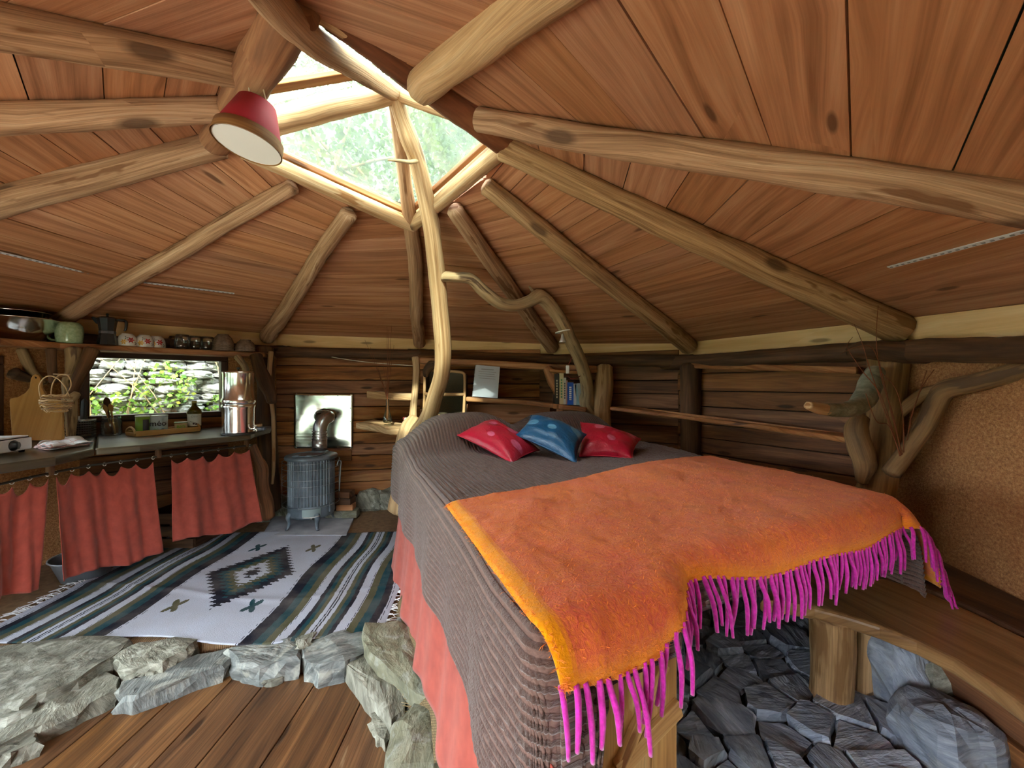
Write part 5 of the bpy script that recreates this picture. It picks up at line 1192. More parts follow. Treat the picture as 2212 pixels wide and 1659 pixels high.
q = MB(); q.lathe([(.06,.2),(.045,.21),(.01,.216),(.006,.22),(.009,.232),(.006,.238),(0,.239)], mc_, 8); obj('lid', q, blk, uj)
sp = Vector((-.9,-.4,0)).normalized(); q = MB(); q.tube([mc_+sp*.05+UP*.17, mc_+sp*.075+UP*.195, mc_+sp*.088+UP*.206], [.02,.014,.006], n=6, sub=2); obj('spout', q, blk, uj)
q = MB(); q.tube([mc_-sp*.052+UP*.192, mc_-sp*.09+UP*.192, mc_-sp*.11+UP*.18, mc_-sp*.108+UP*.13, mc_-sp*.1+UP*.11], [.009,.009,.01,.009,.006], n=8, sub=4); obj('handle', q, blk, uj, True)
por = plain('white_porcelain', (.72,.72,.69), .15)
tc_ = empty('tall_cup', on_shelf(258,3.5), 'plain white cup half hidden behind the moka pot', 'cup')
q = MB(); q.lathe([(.036,0),(.04,.05),(.045,.1),(.043,.1),(.037,.05),(.0,.008)], on_shelf(258,3.5), 22); obj('cup_body', q, por, tc_, True)
q = MB(); q.lathe([(.028,.0),(.03,.006),(.036,.008)], on_shelf(258,3.5), 22); obj('foot_ring', q, por, tc_, True)
fred, fyel, fgr = plain('glaze_red', srgb(176,40,36), .25), plain('glaze_yellow', srgb(222,170,60), .25), plain('glaze_grey', srgb(90,104,110), .25)
def petals(c, r, h, ang, mat, parent, nm, size, n=6, prof_r=None):
    q = MB()
    for k in range(n):
        a = 2*math.pi*k/n
        def pt(dx, dz):
            th = ang + dx/r; return c + Vector((math.cos(th)*(r+.0012), math.sin(th)*(r+.0012), h+dz))
        p0 = (0,0); tip = (size*math.cos(a), size*math.sin(a)); s1 = (size*.55*math.cos(a+.4), size*.55*math.sin(a+.4)); s2 = (size*.55*math.cos(a-.4), size*.55*math.sin(a-.4))
        b = len(q.v); q.v += [pt(*p0), pt(*s2), pt(*tip), pt(*s1)]; q.face((b,b+1,b+2,b+3), [(0,0)]*4)
    obj(nm, q, mat, parent)
def floral(u, d, label):
    c = on_shelf(u, d); r = empty('floral_cup', c, label, 'cup', 'white cups with painted flowers')
    q = MB(); q.lathe([(.058,.0),(.06,.004),(.06,.03),(.057,.06),(.046,.085),(.036,.09),(.034,.094),(.0,.093)], c, 26); cbod = obj('cup_body', q, por, r, True)
    q = MB(); q.lathe([(.034,.092),(.034,.098),(.03,.098)], c, 26); obj('foot_ring', q, por, r, True)
    f0 = math.atan2(-c.y, -c.x) + .0
    petals(c, .0605, .045, f0+.35, fred, cbod, 'painted_flower', .026); petals(c, .0605, .03, f0-.35, fyel, cbod, 'painted_flower', .024); petals(c, .0605, .062, f0-.1, fgr, cbod, 'painted_leaf', .016, 3); petals(c, .0605, .02, f0+.9, fgr, cbod, 'painted_leaf', .016, 3)
floral(275, 3.24, 'white floral cup right beside the moka pot'); floral(312, 3.33, 'white floral cup in the middle of three'); floral(338, 3.42, 'white floral cup set back nearest the glasses')
gl_t = glass('tumbler_glass', (.93,.96,.95), .02, .95)
for u, d, lb in ((380,3.58,'clear glass tumbler turned over, set back at the left of the glasses'), (394,3.48,'clear glass tumbler turned over, front left of the glasses'), (422,3.58,'clear glass tumbler turned over, second from the brown bowls'), (448,3.63,'clear glass tumbler turned over, next to the brown bowls')):
    c = on_shelf(u, d); r = empty('glass_tumbler', c, lb, 'glass', 'tumblers on the shelf'); q = MB()
    q.lathe([(.056,.0),(.058,.03),(.056,.075),(.05,.105),(.042,.112),(.0,.112)], c, 24); obj('glass_wall', q, gl_t, r, True)
    q = MB(); q.lathe([(.0,.106),(.045,.106),(.047,.113),(.044,.118),(.0,.118)], c, 24); obj('thick_base', q, gl_t, r, True)
bst = NT('brown_stoneware'); bv = bst.n('ShaderNodeTexCoord').outputs['Object']; bst.set(Base_Color=bst.ramp(bst.noise(bv, 40, 4), [(.3, srgb(92,76,64)), (.7, srgb(132,112,96))]), Roughness=.2)
def bowl_inv(c, r, h, label, full):
    e = empty('stoneware_bowl', c, label, 'bowl', 'brown stoneware bowls stacked upside down'); q = MB()
    pr = [(r,.0),(r*1.02,.006),(r*.98,h*.3)] + ([(r*.8,h*.7),(r*.55,h*.92),(r*.5,h),(r*.44,h),(.0,h*.96)] if full else [(r*.93,h*.4),(r*.8,h*.6),(.02,h*.62)])
    q.lathe(pr, c, 24); obj('bowl_wall', q, bst.m, e, True)
    q = MB(); q.lathe([(r*.985,.0),(r*1.035,.004),(r*1.035,.01),(r*.99,.013)], c, 24); obj('lip', q, bst.m, e, True)
c = on_shelf(482,3.70)
for k in range(3): bowl_inv(c+UP*.022*k, .083, .105, ('bottom bowl of the taller brown stack','middle bowl of the taller brown stack','top bowl of the taller brown stack')[k], k == 2)
c = on_shelf(530,3.80)
for k in range(2): bowl_inv(c+UP*.022*k, .083, .088, ('bottom bowl of the lower brown stack at the shelf end','top bowl of the lower brown stack at the shelf end')[k], k == 1)
# -- things on the worktop
cb_ = empty('chopping_board', PH(82,948,HK), 'large bamboo chopping board with a rounded handle leaning on the wall', 'chopping board')
cbp = [(26,952),(20,866),(22,861),(38,858),(54,849),(63,838),(66,818),(70,811),(76,808),(83,811),(87,818),(89,838),(98,852),(115,863),(133,870),(136,951)]
def cbd(v): return 2.74 + (952-v)/144*.09
pl = [P(u, v, cbd(v)+ (u-80)*.0012) for u, v in cbp]
q = MB(); q.prism(pl, Vector((-.3,1,.05)).normalized()*.02, UP, (1,.2,0)); bevel(obj('board', q, M['bamboo'], cb_), .003)
q = MB(); q.lathe([(.008,0),(.008,.003)], P(77,816,cbd(816)-.002), 12, (0,-1,0)); obj('hanging_hole', q, M['darkfill'], cb_)
tb_ = empty('twig_basket', P(122,880,2.6), 'small twig basket hanging in front of the chopping board', 'basket')
cB = P(122,868,2.58); rk = random.Random(8); tw = plain('willow_twig', srgb(150,118,82), .85); tw2 = plain('pale_willow', srgb(190,158,116), .8)
for lev_ in range(7):
    q = MB(); rr_ = [.066,.074,.078,.079,.076,.068,.055][lev_]; z = .04-.016*lev_
    for k in range(9):
        a0 = rk.uniform(0, 6.28); span = rk.uniform(1.2,2.4); pts = [cB + Vector(((rr_+rk.uniform(-.006,.006))*math.cos(a0+span*i/6), (rr_+rk.uniform(-.006,.006))*.8*math.sin(a0+span*i/6), z+rk.uniform(-.007,.007))) for i in range(7)]
        q.tube(pts, [.0022,.0026,.0028,.0028,.0026,.0024,.0015], n=5, sub=1)
    obj('woven_course', q, tw if lev_ % 2 else tw2, tb_)
for off, hh in ((-.018,.155),(.02,.165)):
    q = MB(); q.tube([cB+Vector((-.066,off*1.5,.02)), cB+Vector((-.07+off,off,.1)), cB+Vector((-.03+off,off,hh)), cB+Vector((.03+off,off,hh)), cB+Vector((.07,off,.1)), cB+Vector((.066,-off,.02))], .0034, n=6, sub=5); obj('handle', q, tw2, tb_, True)
q = MB(); q.tube([cB+Vector((-.02,0,.152)), cB+Vector((-.02,.1,.168)), P(114,808,2.9)], [.004,.005,.006], n=6, sub=3); obj('hanging_twig', q, tw, tb_, True)
ch = empty('cutlery_holder', PH(165,948,HK), 'perforated steel cutlery holder on the worktop', 'cutlery holder'); cc = PH(166,945,HK)+Vector((0,.02,0))
q = MB(); q.lathe([(.088,.0),(.088,.128),(.09,.132),(.086,.132),(.084,.004)], cc, 30); obj('cylinder', q, st_br, ch, True)
q = MB(); a0 = math.atan2(-cc.y, -cc.x)
for iz in range(6):
    for ia in range(-6, 7):
        if ia in (-3,-2): continue
        a = a0 + ia*.15; rdir = Vector((math.cos(a), math.sin(a), 0)); q.box(cc + rdir*.0885 + UP*(.03+.017*iz), UP, rdir.cross(UP), rdir, .0045, .0055, .0006)
obj('perforations', q, M['darkfill'], ch, kind='stuff')
q = MB(); q.box(cc+Vector((.03,-.01,.1)), UP, (1,.3,0), (-.3,1,0), .06, .03, .001); obj('paper_card', q, plain('card_white', (.75,.73,.7), .7), None, label='white card standing in the steel cutlery holder', cat='card')
q = MB(); q.prism([P(172,906,2.98), P(184,906,2.98), P(186,868,2.99), P(181,860,2.99), P(175,866,2.99)], (0,.014,0), UP, (1,0,0)); bevel(obj('black_scraper', q, plain('black_plastic', (.02,.02,.022), .4), None, label='black handled tool sticking up behind the cutlery holder', cat='utensil'), .003)
jr = empty('glass_jar', PH(241,942,HK), 'square-shouldered glass jar holding wooden spoons', 'jar'); jc = PH(241,940,HK)
q = MB(); q.lathe([(.0,.003),(.056,.0),(.063,.008),(.064,.09),(.06,.11),(.05,.122),(.05,.132),(.055,.134),(.055,.148),(.05,.148)], jc, 26, sq=(1,.95), caps=False); obj('jar_body', q, gl_t, jr, True)
q = MB(); q.tube([jc+Vector((.055*math.cos(a),.052*math.sin(a),.134)) for a in [k*2*math.pi/20 for k in range(21)]], .004, n=6, sub=1, caps=False); obj('jar_rim', q, glass('green_rim', (.6,.85,.75), .05, .7), jr, True)
def spoon(tip, base, w, label, slots=False):
    e = empty('wooden_spoon', base, label, 'spoon', 'wooden spoons in the jar'); ax = (tip-base).normalized(); L_ = (tip-base).length; sd_ = ax.cross(Vector((0,1,0))).normalized(); fw = sd_.cross(ax)
    wm = M['logd'] if slots == 2 else M['bamboo']
    q = MB(); q.tube([base, base.lerp(tip,.5), base.lerp(tip,.75)], [.006,.006,.007], n=8, sub=3); obj('handle', q, wm, e, True)
    q = MB(); pr = [(-.02,.35),(.1,.6),(.3,.95),(.55,1),(.8,.75),(.95,.35),(1.0,.05)]; hl = .26*L_ ; b0 = tip - ax*hl
    left = [b0+ax*(hl*t_)+sd_*(w*s_) for t_, s_ in pr]; right = [b0+ax*(hl*t_)-sd_*(w*s_) for t_, s_ in pr[::-1]]
    q.prism(left+right, fw*.006, ax, sd_); bevel(obj('bowl', q, wm, e), .002)
spoon(P(228,858,3.24), jc+Vector((.01,0,.01)), .028, 'dark wooden spoon with the round bowl in the jar', 2); spoon(P(237,872,3.2), jc+Vector((.02,.01,.01)), .02, 'light slotted wooden spatula in the jar'); spoon(P(224,874,3.22), jc+Vector((.0,.02,.01)), .017, 'short pale wooden spoon at the left of the jar')
tr = empty('wooden_tray', PH(362,938,HK), 'pale bamboo tray with cut-out handles under the tins and oil', 'tray')
ta, tbx = PH(292,944,HK), PH(432,932,HK); tx = (tbx-ta).normalized(); ty = Vector((-tx.y, tx.x, 0)); TL = (tbx-ta).length; TW = .17
def tbox(x0, x1, y0, y1, z0, z1, nm):
    q = MB(); q.box(ta + tx*(x0+x1)/2 + ty*(y0+y1)/2 + UP*(z0+z1)/2, tx if x1-x0 > y1-y0 else ty, ty if x1-x0 > y1-y0 else -tx, UP, max(x1-x0,y1-y0)/2, min(x1-x0,y1-y0)/2, (z1-z0)/2); bevel(obj(nm, q, M['bamboo'], tr), .003)
tbox(0,TL,0,TW,.002,.01,'tray_base'); tbox(0,TL,-.008,.004,.002,.042,'long_side'); tbox(0,TL,TW-.004,TW+.008,.002,.042,'long_side')
for xe in (0, TL):
    c0 = ta + tx*xe; pts = []
    q = MB(); q.tube([c0+UP*.02, c0+ty*.02+UP*.05, c0+ty*TW*.5+UP*.068, c0+ty*(TW-.02)+UP*.05, c0+ty*TW+UP*.02], .008, n=8, sub=4); obj('end_handle', q, M['bamboo'], tr, True)
    tbox(xe-.006,xe+.006,0,TW,.002,.03,'short_side')
def on_tray(x, y): return ta + tx*x + ty*y + UP*.011
def text_obj(s, size, origin, right, up, mat, parent, nm='lettering', ext=.0006, bold=False):
    cu = bpy.data.curves.new('txt', 'FONT'); cu.body = s; cu.size = size; cu.extrude = ext; cu.align_x = 'CENTER'; cu.align_y = 'CENTER'; cu.resolution_u = 2
    if bold: cu.offset = size*.02
    to = bpy.data.objects.new('txt', cu); COL.objects.link(to); dg = bpy.context.evaluated_depsgraph_get(); me = bpy.data.meshes.new_from_object(to.evaluated_get(dg)); bpy.data.objects.remove(to)
    right = Vector(right).normalized(); up = Vector(up).normalized(); nrm2 = right.cross(up); mat4 = Matrix((right, up, nrm2)).transposed().to_4x4()
    me.transform(mat4); me.materials.clear(); me.materials.append(mat); o = bpy.data.objects.new(nm, me); link(o, parent, Vector(origin)); return o
def facing(c): d = Vector((-c.x, -c.y, 0)).normalized(); return d, Vector((-d.y, d.x, 0))      # towards the eye, rightwards
ink = plain('black_ink', (.02,.02,.03), .5); gink = plain('green_ink', srgb(120,170,40), .5)
t1 = empty('coffee_tin', on_tray(.07,.09), 'green and white tea tin at the left of the tray', 'tin'); c = on_tray(.075,.09); fd, rt = facing(c)
h1, r1 = .142, .046
q = MB(); q.lathe([(r1,.0),(r1,h1*.96)], c, 24); obj('can', q, plain('tin_green', srgb(118,156,52), .35), t1, True)
q = MB(); q.lathe([(r1+.002,h1*.95),(r1+.002,h1),(0,h1)], c, 24); obj('lid', q, plain('tin_white', (.62,.68,.64), .4), t1, True)
q = MB(); 
for k in range(6): a = math.atan2(fd.y, fd.x)+(.05+.14*k); dd_ = Vector((math.cos(a), math.sin(a), 0)); q.box(c+dd_*(r1+.0005)+UP*h1*.5, UP, dd_.cross(UP), dd_, h1*.3, r1*.075, .0005)
obj('dark_label', q, plain('label_dark', srgb(46,42,44), .5), t1)
t2 = empty('coffee_tin', on_tray(.165,.075), 'white coffee tin lettered in black on the tray', 'tin'); c = on_tray(.165,.08); fd, rt = facing(c); h2, r2 = .14, .062
q = MB(); q.lathe([(r2,.012),(r2,h2*.95)], c, 28); can2 = obj('can', q, plain('tin_pale', srgb(176,196,202), .35), t2, True)
q = MB(); q.lathe([(r2+.002,h2*.94),(r2+.002,h2),(0,h2)], c, 28); obj('lid', q, plain('tin_lid', (.66,.72,.72), .35), t2, True)
q = MB(); q.lathe([(0,0),(r2+.001,0),(r2+.001,.014)], c, 28); obj('green_base_band', q, gink, t2, True)
text_obj('méo', .058, c+fd*(r2+.001)+UP*h2*.55, rt, UP, ink, can2, bold=True); text_obj('BIO', .018, c+fd*(r2+.0012)+UP*h2*.22-rt*.01, rt, UP, gink, can2)
q = MB(); q.box(c+fd*(r2-.002)+rt*.03+UP*h2*.2, UP, rt, fd, .008, .008, .004); obj('stamp', q, plain('stamp_blue', srgb(40,60,90), .5), can2)
t3 = empty('spice_tin', on_tray(.315,.07), 'small beige square tin beside the oil bottle', 'tin'); c = on_tray(.315,.07); fd, rt = facing(c)
q = MB(); q.box(c+UP*.033, UP, rt, fd, .033, .043, .03); bevel(obj('box_body', q, plain('tin_beige', srgb(170,150,104), .5), t3), .004)
q = MB(); q.box(c+UP*.07, rt, fd, UP, .045, .032, .005); bevel(obj('lid', q, plain('tin_green_lid', srgb(120,130,84), .4), t3), .003); text_obj('BIO', .034, c+fd*.0305+UP*.036, rt, UP, gink, t3, bold=True)
ob = empty('oil_bottle', on_tray(.415,.08), 'olive oil bottle with a white label on the tray', 'bottle'); c = on_tray(.415,.085); fd, rt = facing(c)
og = NT('olive_oil_glass'); og.set(Base_Color=srgb(120,110,8), Roughness=.06); og.b.inputs['Transmission Weight'].default_value = .55
q = MB(); q.lathe([(.0,.0),(.05,.0),(.052,.006),(.052,.15),(.048,.168),(.03,.19),(.018,.205),(.016,.228),(.0,.23)], c, 4+20, sq=(1,1)); obj('bottle_glass', q, og.m, ob, True)
q = MB(); q.lathe([(.017,.226),(.018,.228),(.018,.246),(.0,.247)], c, 20); obj('cap', q, plain('cap_gold', srgb(150,130,60), .35), ob, True)
q = MB()
for k in range(-5,6): a = math.atan2(fd.y, fd.x)+k*.2; dd_ = Vector((math.cos(a), math.sin(a), 0)); q.box(c+dd_*.0525+UP*.085, UP, dd_.cross(UP), dd_, .05, .0055, .0006)
plb_ = obj('paper_label', q, plain('label_white', (.74,.76,.72), .6), ob)
text_obj('Olio', .026, c+fd*.0535+UP*.115, rt, UP+rt*.25, plain('grey_ink', (.3,.3,.3), .6), plb_)
q = MB(); q.tube([c+fd*.0535-rt*.03+UP*.075, c+fd*.054+UP*.065, c+fd*.0535+rt*.03+UP*.05], .0015, n=4, sub=3); obj('olive_twig', q, plain('twig_ink', srgb(80,90,50), .6), plb_)
q = MB(); q.lathe([(0,-.008),(.009,0),(0,.008)], c+fd*.053+UP*.055-rt*.004, 8); q.lathe([(0,-.008),(.009,0),(0,.008)], c+fd*.053+UP*.05+rt*.012, 8); obj('olives', q, plain('olive_ink', srgb(80,40,60), .6), plb_)
wf = empty('water_filter', PH(515,944,HK), 'tall polished steel gravity water filter at the end of the worktop', 'water filter'); c = PH(515,938,HK); R_ = 31.5*c.y/F
hf = lambda v: (938-v)*c.y/F
q = MB(); q.lathe([(R_*.98,.0),(R_*1.0,.004),(R_*1.0,.014),(R_*.95,.016)], c, 36); obj('rubber_base', q, plain('black_rubber', (.015,.015,.015), .6), wf, True)
q = MB(); q.lathe([(R_*.93,.015),(R_*.95,.022),(R_*.95,hf(884)),(R_*.99,hf(880)),(R_*1.01,hf(876)),(R_*.95,hf(873))], c, 40); obj('lower_chamber', q, st_steel, wf, True)
q = MB(); q.lathe([(R_*.95,hf(874)),(R_*1.03,hf(868)),(R_*1.0,hf(862)),(R_*.93,hf(858)),(R_*.92,hf(809)),(R_*.94,hf(807)),(R_*.94,hf(804)),(R_*.90,hf(802)),(0,hf(801))], c, 40); obj('upper_chamber', q, st_steel, wf, True)
q = MB(); q.lathe([(.007,hf(802)),(.007,hf(798)),(.012,hf(797)),(.013,hf(794)),(.0,hf(793))], c, 14); obj('lid_knob', q, plain('black_knob', (.015,.015,.015), .4), wf, True)
fd, rt = facing(c); dsp = (rt*.75+fd*.65).normalized(); s0 = c+dsp*R_*.93+UP*.045
q = MB(); q.tube([s0, s0+dsp*.04, s0+dsp*.055-UP*.02], [.009,.009,.007], n=10, sub=4); q.tube([s0+dsp*.035, s0+dsp*.035+UP*.022], [.005,.005], n=8, sub=1); q.box(s0+dsp*.035+UP*.024, dsp, rt, UP, .018, .005, .003); obj('spigot', q, st_steel, wf, True)
for i, (u, v, w, h, lb) in enumerate([(556,926,.05,.012,'grey slate sliver lying by the corner post behind the filter'), (552,918,.035,.012,'pale wooden offcut stacked behind the water filter')]):
    c = PH(u, 930, HK)+Vector((.0,.02,.012+.03*i)); q = MB(); q.box(c, (1,.3,0), (-.3,1,0), UP, w, .025, h); bevel(obj('offcut', q, M['slate'] if i == 0 else M['drift'], None, label=lb, cat='offcut'), .004)
hob = empty('camping_hob', PH(20,978,HK), 'white enamel tabletop hob with a black knob at the left edge', 'hob')
f0 = PH(70,974,HK); f1 = PH(-60,998,HK); hx_ = (f1-f0).normalized(); hy_ = Vector((hx_.y,-hx_.x,0)); hy_ = hy_ if hy_.y > 0 or hy_.x < 0 else -hy_
if hy_.dot(v3(n9)) > 0: hy_ = -hy_
HLn = (f1-f0).length; enm = plain('white_enamel', (.72,.72,.72), .25)
q = MB(); q.box(f0+hx_*HLn/2+hy_*.16+UP*.05, hx_, hy_, UP, HLn/2, .16, .035); bevel(obj('body', q, enm, hob), .006)
q = MB(); q.box(f0+hx_*HLn/2+hy_*.16+UP*.092, hx_, hy_, UP, HLn/2-.01, .15, .005); bevel(obj('top_plate', q, enm, hob), .004)
q = MB(); q.box(f0+hx_*HLn/2+hy_*.16+UP*.0865, hx_, hy_, UP, HLn/2-.012, .152, .003); obj('shadow_gap', q, M['darkfill'], hob)
kc = f0+hx_*.13+UP*.05; q = MB(); q.lathe([(.03,.0),(.03,.006),(.022,.01),(.02,.022),(0,.024)], kc, 24, -hy_); kn_ = obj('knob', q, plain('knob_black', (.02,.02,.022), .3), hob, True)
q = MB(); q.box(kc-hy_*.025, UP, hx_, hy_, .018, .004, .004); obj('knob_grip', q, plain('knob_grip', (.1,.1,.1), .3), kn_)
q = MB(); q.lathe([(.075,0),(.07,.012),(0,.014)], f0+hx_*.18+hy_*.17+UP*.097, 28); obj('hot_plate', q, plain('hob_plate', (.45,.47,.47), .3), hob, True)
for e in (.03, HLn-.03):
    for y in (.03, .29): q = MB(); q.lathe([(.012,0),(.014,.016)], f0+hx_*e+hy_*y, 10); obj('foot', q, M['darkfill'], hob)
twl = NT('checked_linen'); tu = twl.n('ShaderNodeUVMap').outputs[0]; tsp = twl.n('ShaderNodeSeparateXYZ'); twl.l(tu, tsp.inputs[0])
gr = twl.math('MAXIMUM', twl.math('LESS_THAN', twl.math('FRACT', twl.math('MULTIPLY', tsp.outputs[0], 9)), .06), twl.math('LESS_THAN', twl.math('FRACT', twl.math('MULTIPLY', tsp.outputs[1], 9)), .06))
twl.set(Base_Color=twl.mix(twl.math('MULTIPLY', gr, .7), (.74,.72,.72), srgb(190,110,100)), Roughness=.9); twl.bump(twl.noise(tu, 30, 4), .3, .01)
tw_e = empty('tea_towel', PH(135,962,HK), 'folded white tea towel with thin red checks beside the hob', 'tea towel')
tcn = [PH(76,968,HK), PH(108,974,HK), PH(198,962,HK), PH(140,945,HK)]
for lay in range(3):
    n_ = 24; S, T = np.meshgrid(np.linspace(0,1,n_), np.linspace(0,1,n_), indexing='ij'); k_ = [np.array(x) for x in tcn]
    b_s = (1-S)[...,None]*((1-T)[...,None]*k_[0]+T[...,None]*k_[3]) + S[...,None]*((1-T)[...,None]*k_[1]+T[...,None]*k_[2])
    b_s = b_s + (np.array(k_[lay])-b_s.mean((0,1)))*.06
    b_s[...,2] = HK+.004+.009*lay + .006*npnoise(S, T, 3, lay*5.+1)*(lay+1) + .008*np.clip(npnoise(S, T, 6, lay+9.), 0, 1)
    o = grid_obj('fold', b_s, np.stack([S*.35+lay*.1, T*.35], -1), twl.m, tw_e); solidify(o, .004, 1)
# ================================================================ STOVE CORNER
A, B, t, n, L = seg(11)
hp = [PH(575,1158,.02), PH(742,1158,.02), PH(772,1125,.02), on_wall(778,1090,A,B,.2), on_wall(640,1090,A,B,.2)]
hp = [Vector((p.x,p.y,.0)) for p in [PH(566,1160,0), PH(748,1160,0), PH(778,1092,0), PH(606,1092,0)]]
con = NT('grey_cement'); cv3 = con.n('ShaderNodeTexCoord').outputs['Object']; con.set(Base_Color=con.ramp(con.noise(cv3, 7, 6), [(.3, srgb(138,140,148)), (.7, srgb(172,174,182))]), Roughness=.85); con.bump(con.noise(cv3, 40, 5), .2, .004)
q = MB(); q.prism(hp, (0,0,.018), (1,0,0), (0,1,0)); bevel(obj('hearth_slab', q, con.m, None, label='pale grey cement hearth slab under the stove', cat='hearth'), .004)
hm = [PH(772,1160,0), PH(868,1158,0), PH(872,1098,0), PH(800,1098,0), PH(778,1108,0)]
q = MB(); q.prism([Vector((p.x,p.y,.002)) for p in hm], (0,0,.012), (1,0,0), (0,1,0)); obj('doormat', q, M['coir'], None, label='brown coir mat between hearth and bed', cat='mat')
SX = P(665,1140,3.79); sc_ = Vector((SX.x, 3.86, .018)); SR = .215
cast = NT('cast_iron'); ci = cast.noise(cast.n('ShaderNodeTexCoord').outputs['Object'], 8, 5); cast.set(Base_Color=cast.ramp(ci, [(.3, srgb(78,90,100)), (.7, srgb(116,128,140))]), Roughness=.42, Metallic=.2); cast.bump(ci, .1, .01)
stv = empty('wood_stove', sc_, 'round grey cast iron wood stove with curved legs on the hearth', 'stove')
q = MB(); q.lathe([(SR*.90,.10),(SR*.93,.12),(SR*.93,.2),(SR*.95,.21)], sc_, 40); obj('ash_base', q, cast.m, stv, True)
q = MB(); nst = 44; b0 = 0
for (h, sc2) in ((.205,1),(.62,1)):
    for k in range(nst*4):
        a = 2*math.pi*k/(nst*4); r = SR*(.90+.035*(1 if (k % 4) in (0,1) else 0)); q.v.append(sc_ + Vector((r*math.cos(a), r*math.sin(a), h)))
for k in range(nst*4): k2 = (k+1) % (nst*4); q.face((k, k2, nst*4+k2, nst*4+k), [(0,0),(.01,0),(.01,.4),(0,.4)])
obj('fluted_body', q, cast.m, stv)
q = MB(); q.lathe([(SR*.95,.615),(SR*1.05,.62),(SR*1.06,.635),(SR*1.03,.65),(SR*.6,.655),(0,.656)], sc_, 44); obj('top_plate', q, cast.m, stv, True)
rust = plain('rusty_iron', srgb(104,78,72), .7, .2)
tpl = bpy.data.objects[[c.name for c in stv.children if c.name.startswith('top_plate')][0]]
q = MB(); q.lathe([(SR*.56,.655),(SR*.58,.66),(SR*.5,.662),(0,.663)], sc_+Vector((.0,-.03,0)), 36); obj('cooking_ring', q, rust, tpl, True)
q = MB(); q.tube([sc_+Vector((SR*.6*math.cos(a), -.03+SR*.6*math.sin(a), .66)) for a in [k*2*math.pi/30 for k in range(31)]], .006, n=6, sub=1, caps=False); obj('ring_edge', q, cast.m, tpl, True)
for dx in (-.07,.05): q = MB(); q.lathe([(.03,.655),(.032,.664),(.02,.67),(0,.67)], sc_+Vector((dx,-.15,0)), 18); obj('damper_disc', q, cast.m, tpl, True)
for a in (-2.25,-.9,.9,2.25):
    d = Vector((math.sin(a) if False else math.cos(a-math.pi/2+1.57), math.sin(a-math.pi/2+1.57), 0)); q = MB()
    q.tube([sc_+d*SR*.82+UP*.15, sc_+d*SR*.98+UP*.115, sc_+d*SR*.93+UP*.06, sc_+d*SR*1.0+UP*.015, sc_+d*SR*1.08+UP*.008], [.03,.028,.018,.014,.016], n=8, sub=4, flat=.7); obj('leg', q, cast.m, stv, True)
fd, rt = facing(sc_)
q = MB()
for k in range(-4,5): a = math.atan2(fd.y, fd.x)+k*.083+.0; dd_ = Vector((math.cos(a), math.sin(a), 0)); q.box(sc_+dd_*(SR*.935)+UP*.155, UP, dd_.cross(UP), dd_, .036, .0098, .006)
dr = obj('ash_door', q, plain('silver_paint', srgb(140,156,158), .45, .4), stv)
q = MB(); q.tube([sc_+fd*SR*.99-rt*.07+UP*.128, sc_+fd*SR*1.02+UP*.122, sc_+fd*SR*.99+rt*.07+UP*.128], .006, n=6, sub=3); obj('door_bar', q, st_br, dr, True)
q = MB(); q.tube([sc_+fd*SR*1.0-rt*.004+UP*.118, sc_+fd*SR*1.04+UP*.112], .009, n=8, sub=1); obj('door_latch', q, st_br, dr, True)
q = MB(); a = math.atan2(fd.y, fd.x)+.95; dd_ = Vector((math.cos(a), math.sin(a), 0)); q.box(sc_+dd_*SR*.94+UP*.17, UP, dd_.cross(UP), dd_, .035, .03, .01); bevel(obj('side_hatch', q, cast.m, stv), .004)
# flue
gal = metal('galvanised_flue', (.55,.56,.58), .3, .1)
pc = Vector((sc_.x+.02, sc_.y+.12, 0)); flue = empty('flue_pipe', pc+UP*.67, 'galvanised flue pipe bending from the stove to the heat shield', 'flue')
q = MB(); q.lathe([(.085,.668),(.085,.68),(.066,.69)], pc, 24); obj('collar', q, cast.m, flue, True)
q = MB(); q.lathe([(.066,.68),(.066,.80)], pc, 28); obj('lower_pipe', q, gal, flue, True)
wp = on_wall(712,905,A,B,.01)
el = [pc+UP*.79, pc+UP*.86, pc+UP*.93+Vector((.005,.01,0)), pc+UP*.985+Vector((.02,.05,0)), pc+Vector((.035,.11,1.005)), Vector((wp.x-.04,wp.y-.12,1.005)), Vector((wp.x,wp.y,1.005))]
q = MB(); q.tube(el, [.062,.061,.062,.062,.062,.062,.062], n=24, sub=5); obj('elbow', q, gal, flue, True)
for z in (.80,.825,.85,.875): q = MB(); q.tube([pc+Vector((.066*math.cos(a_),.066*math.sin(a_),z)) for a_ in [k*2*math.pi/20 for k in range(21)]], .005, n=6, sub=1, caps=False); obj('crimp_ring', q, gal, flue, True)
dwp = (el[-1]-el[-2]).normalized(); q = MB(); q.lathe([(.07,-.1),(.072,-.02),(.085,0)], Vector((wp.x,wp.y,1.005)), 24, dwp); obj('wall_thimble', q, st_steel, flue, True)
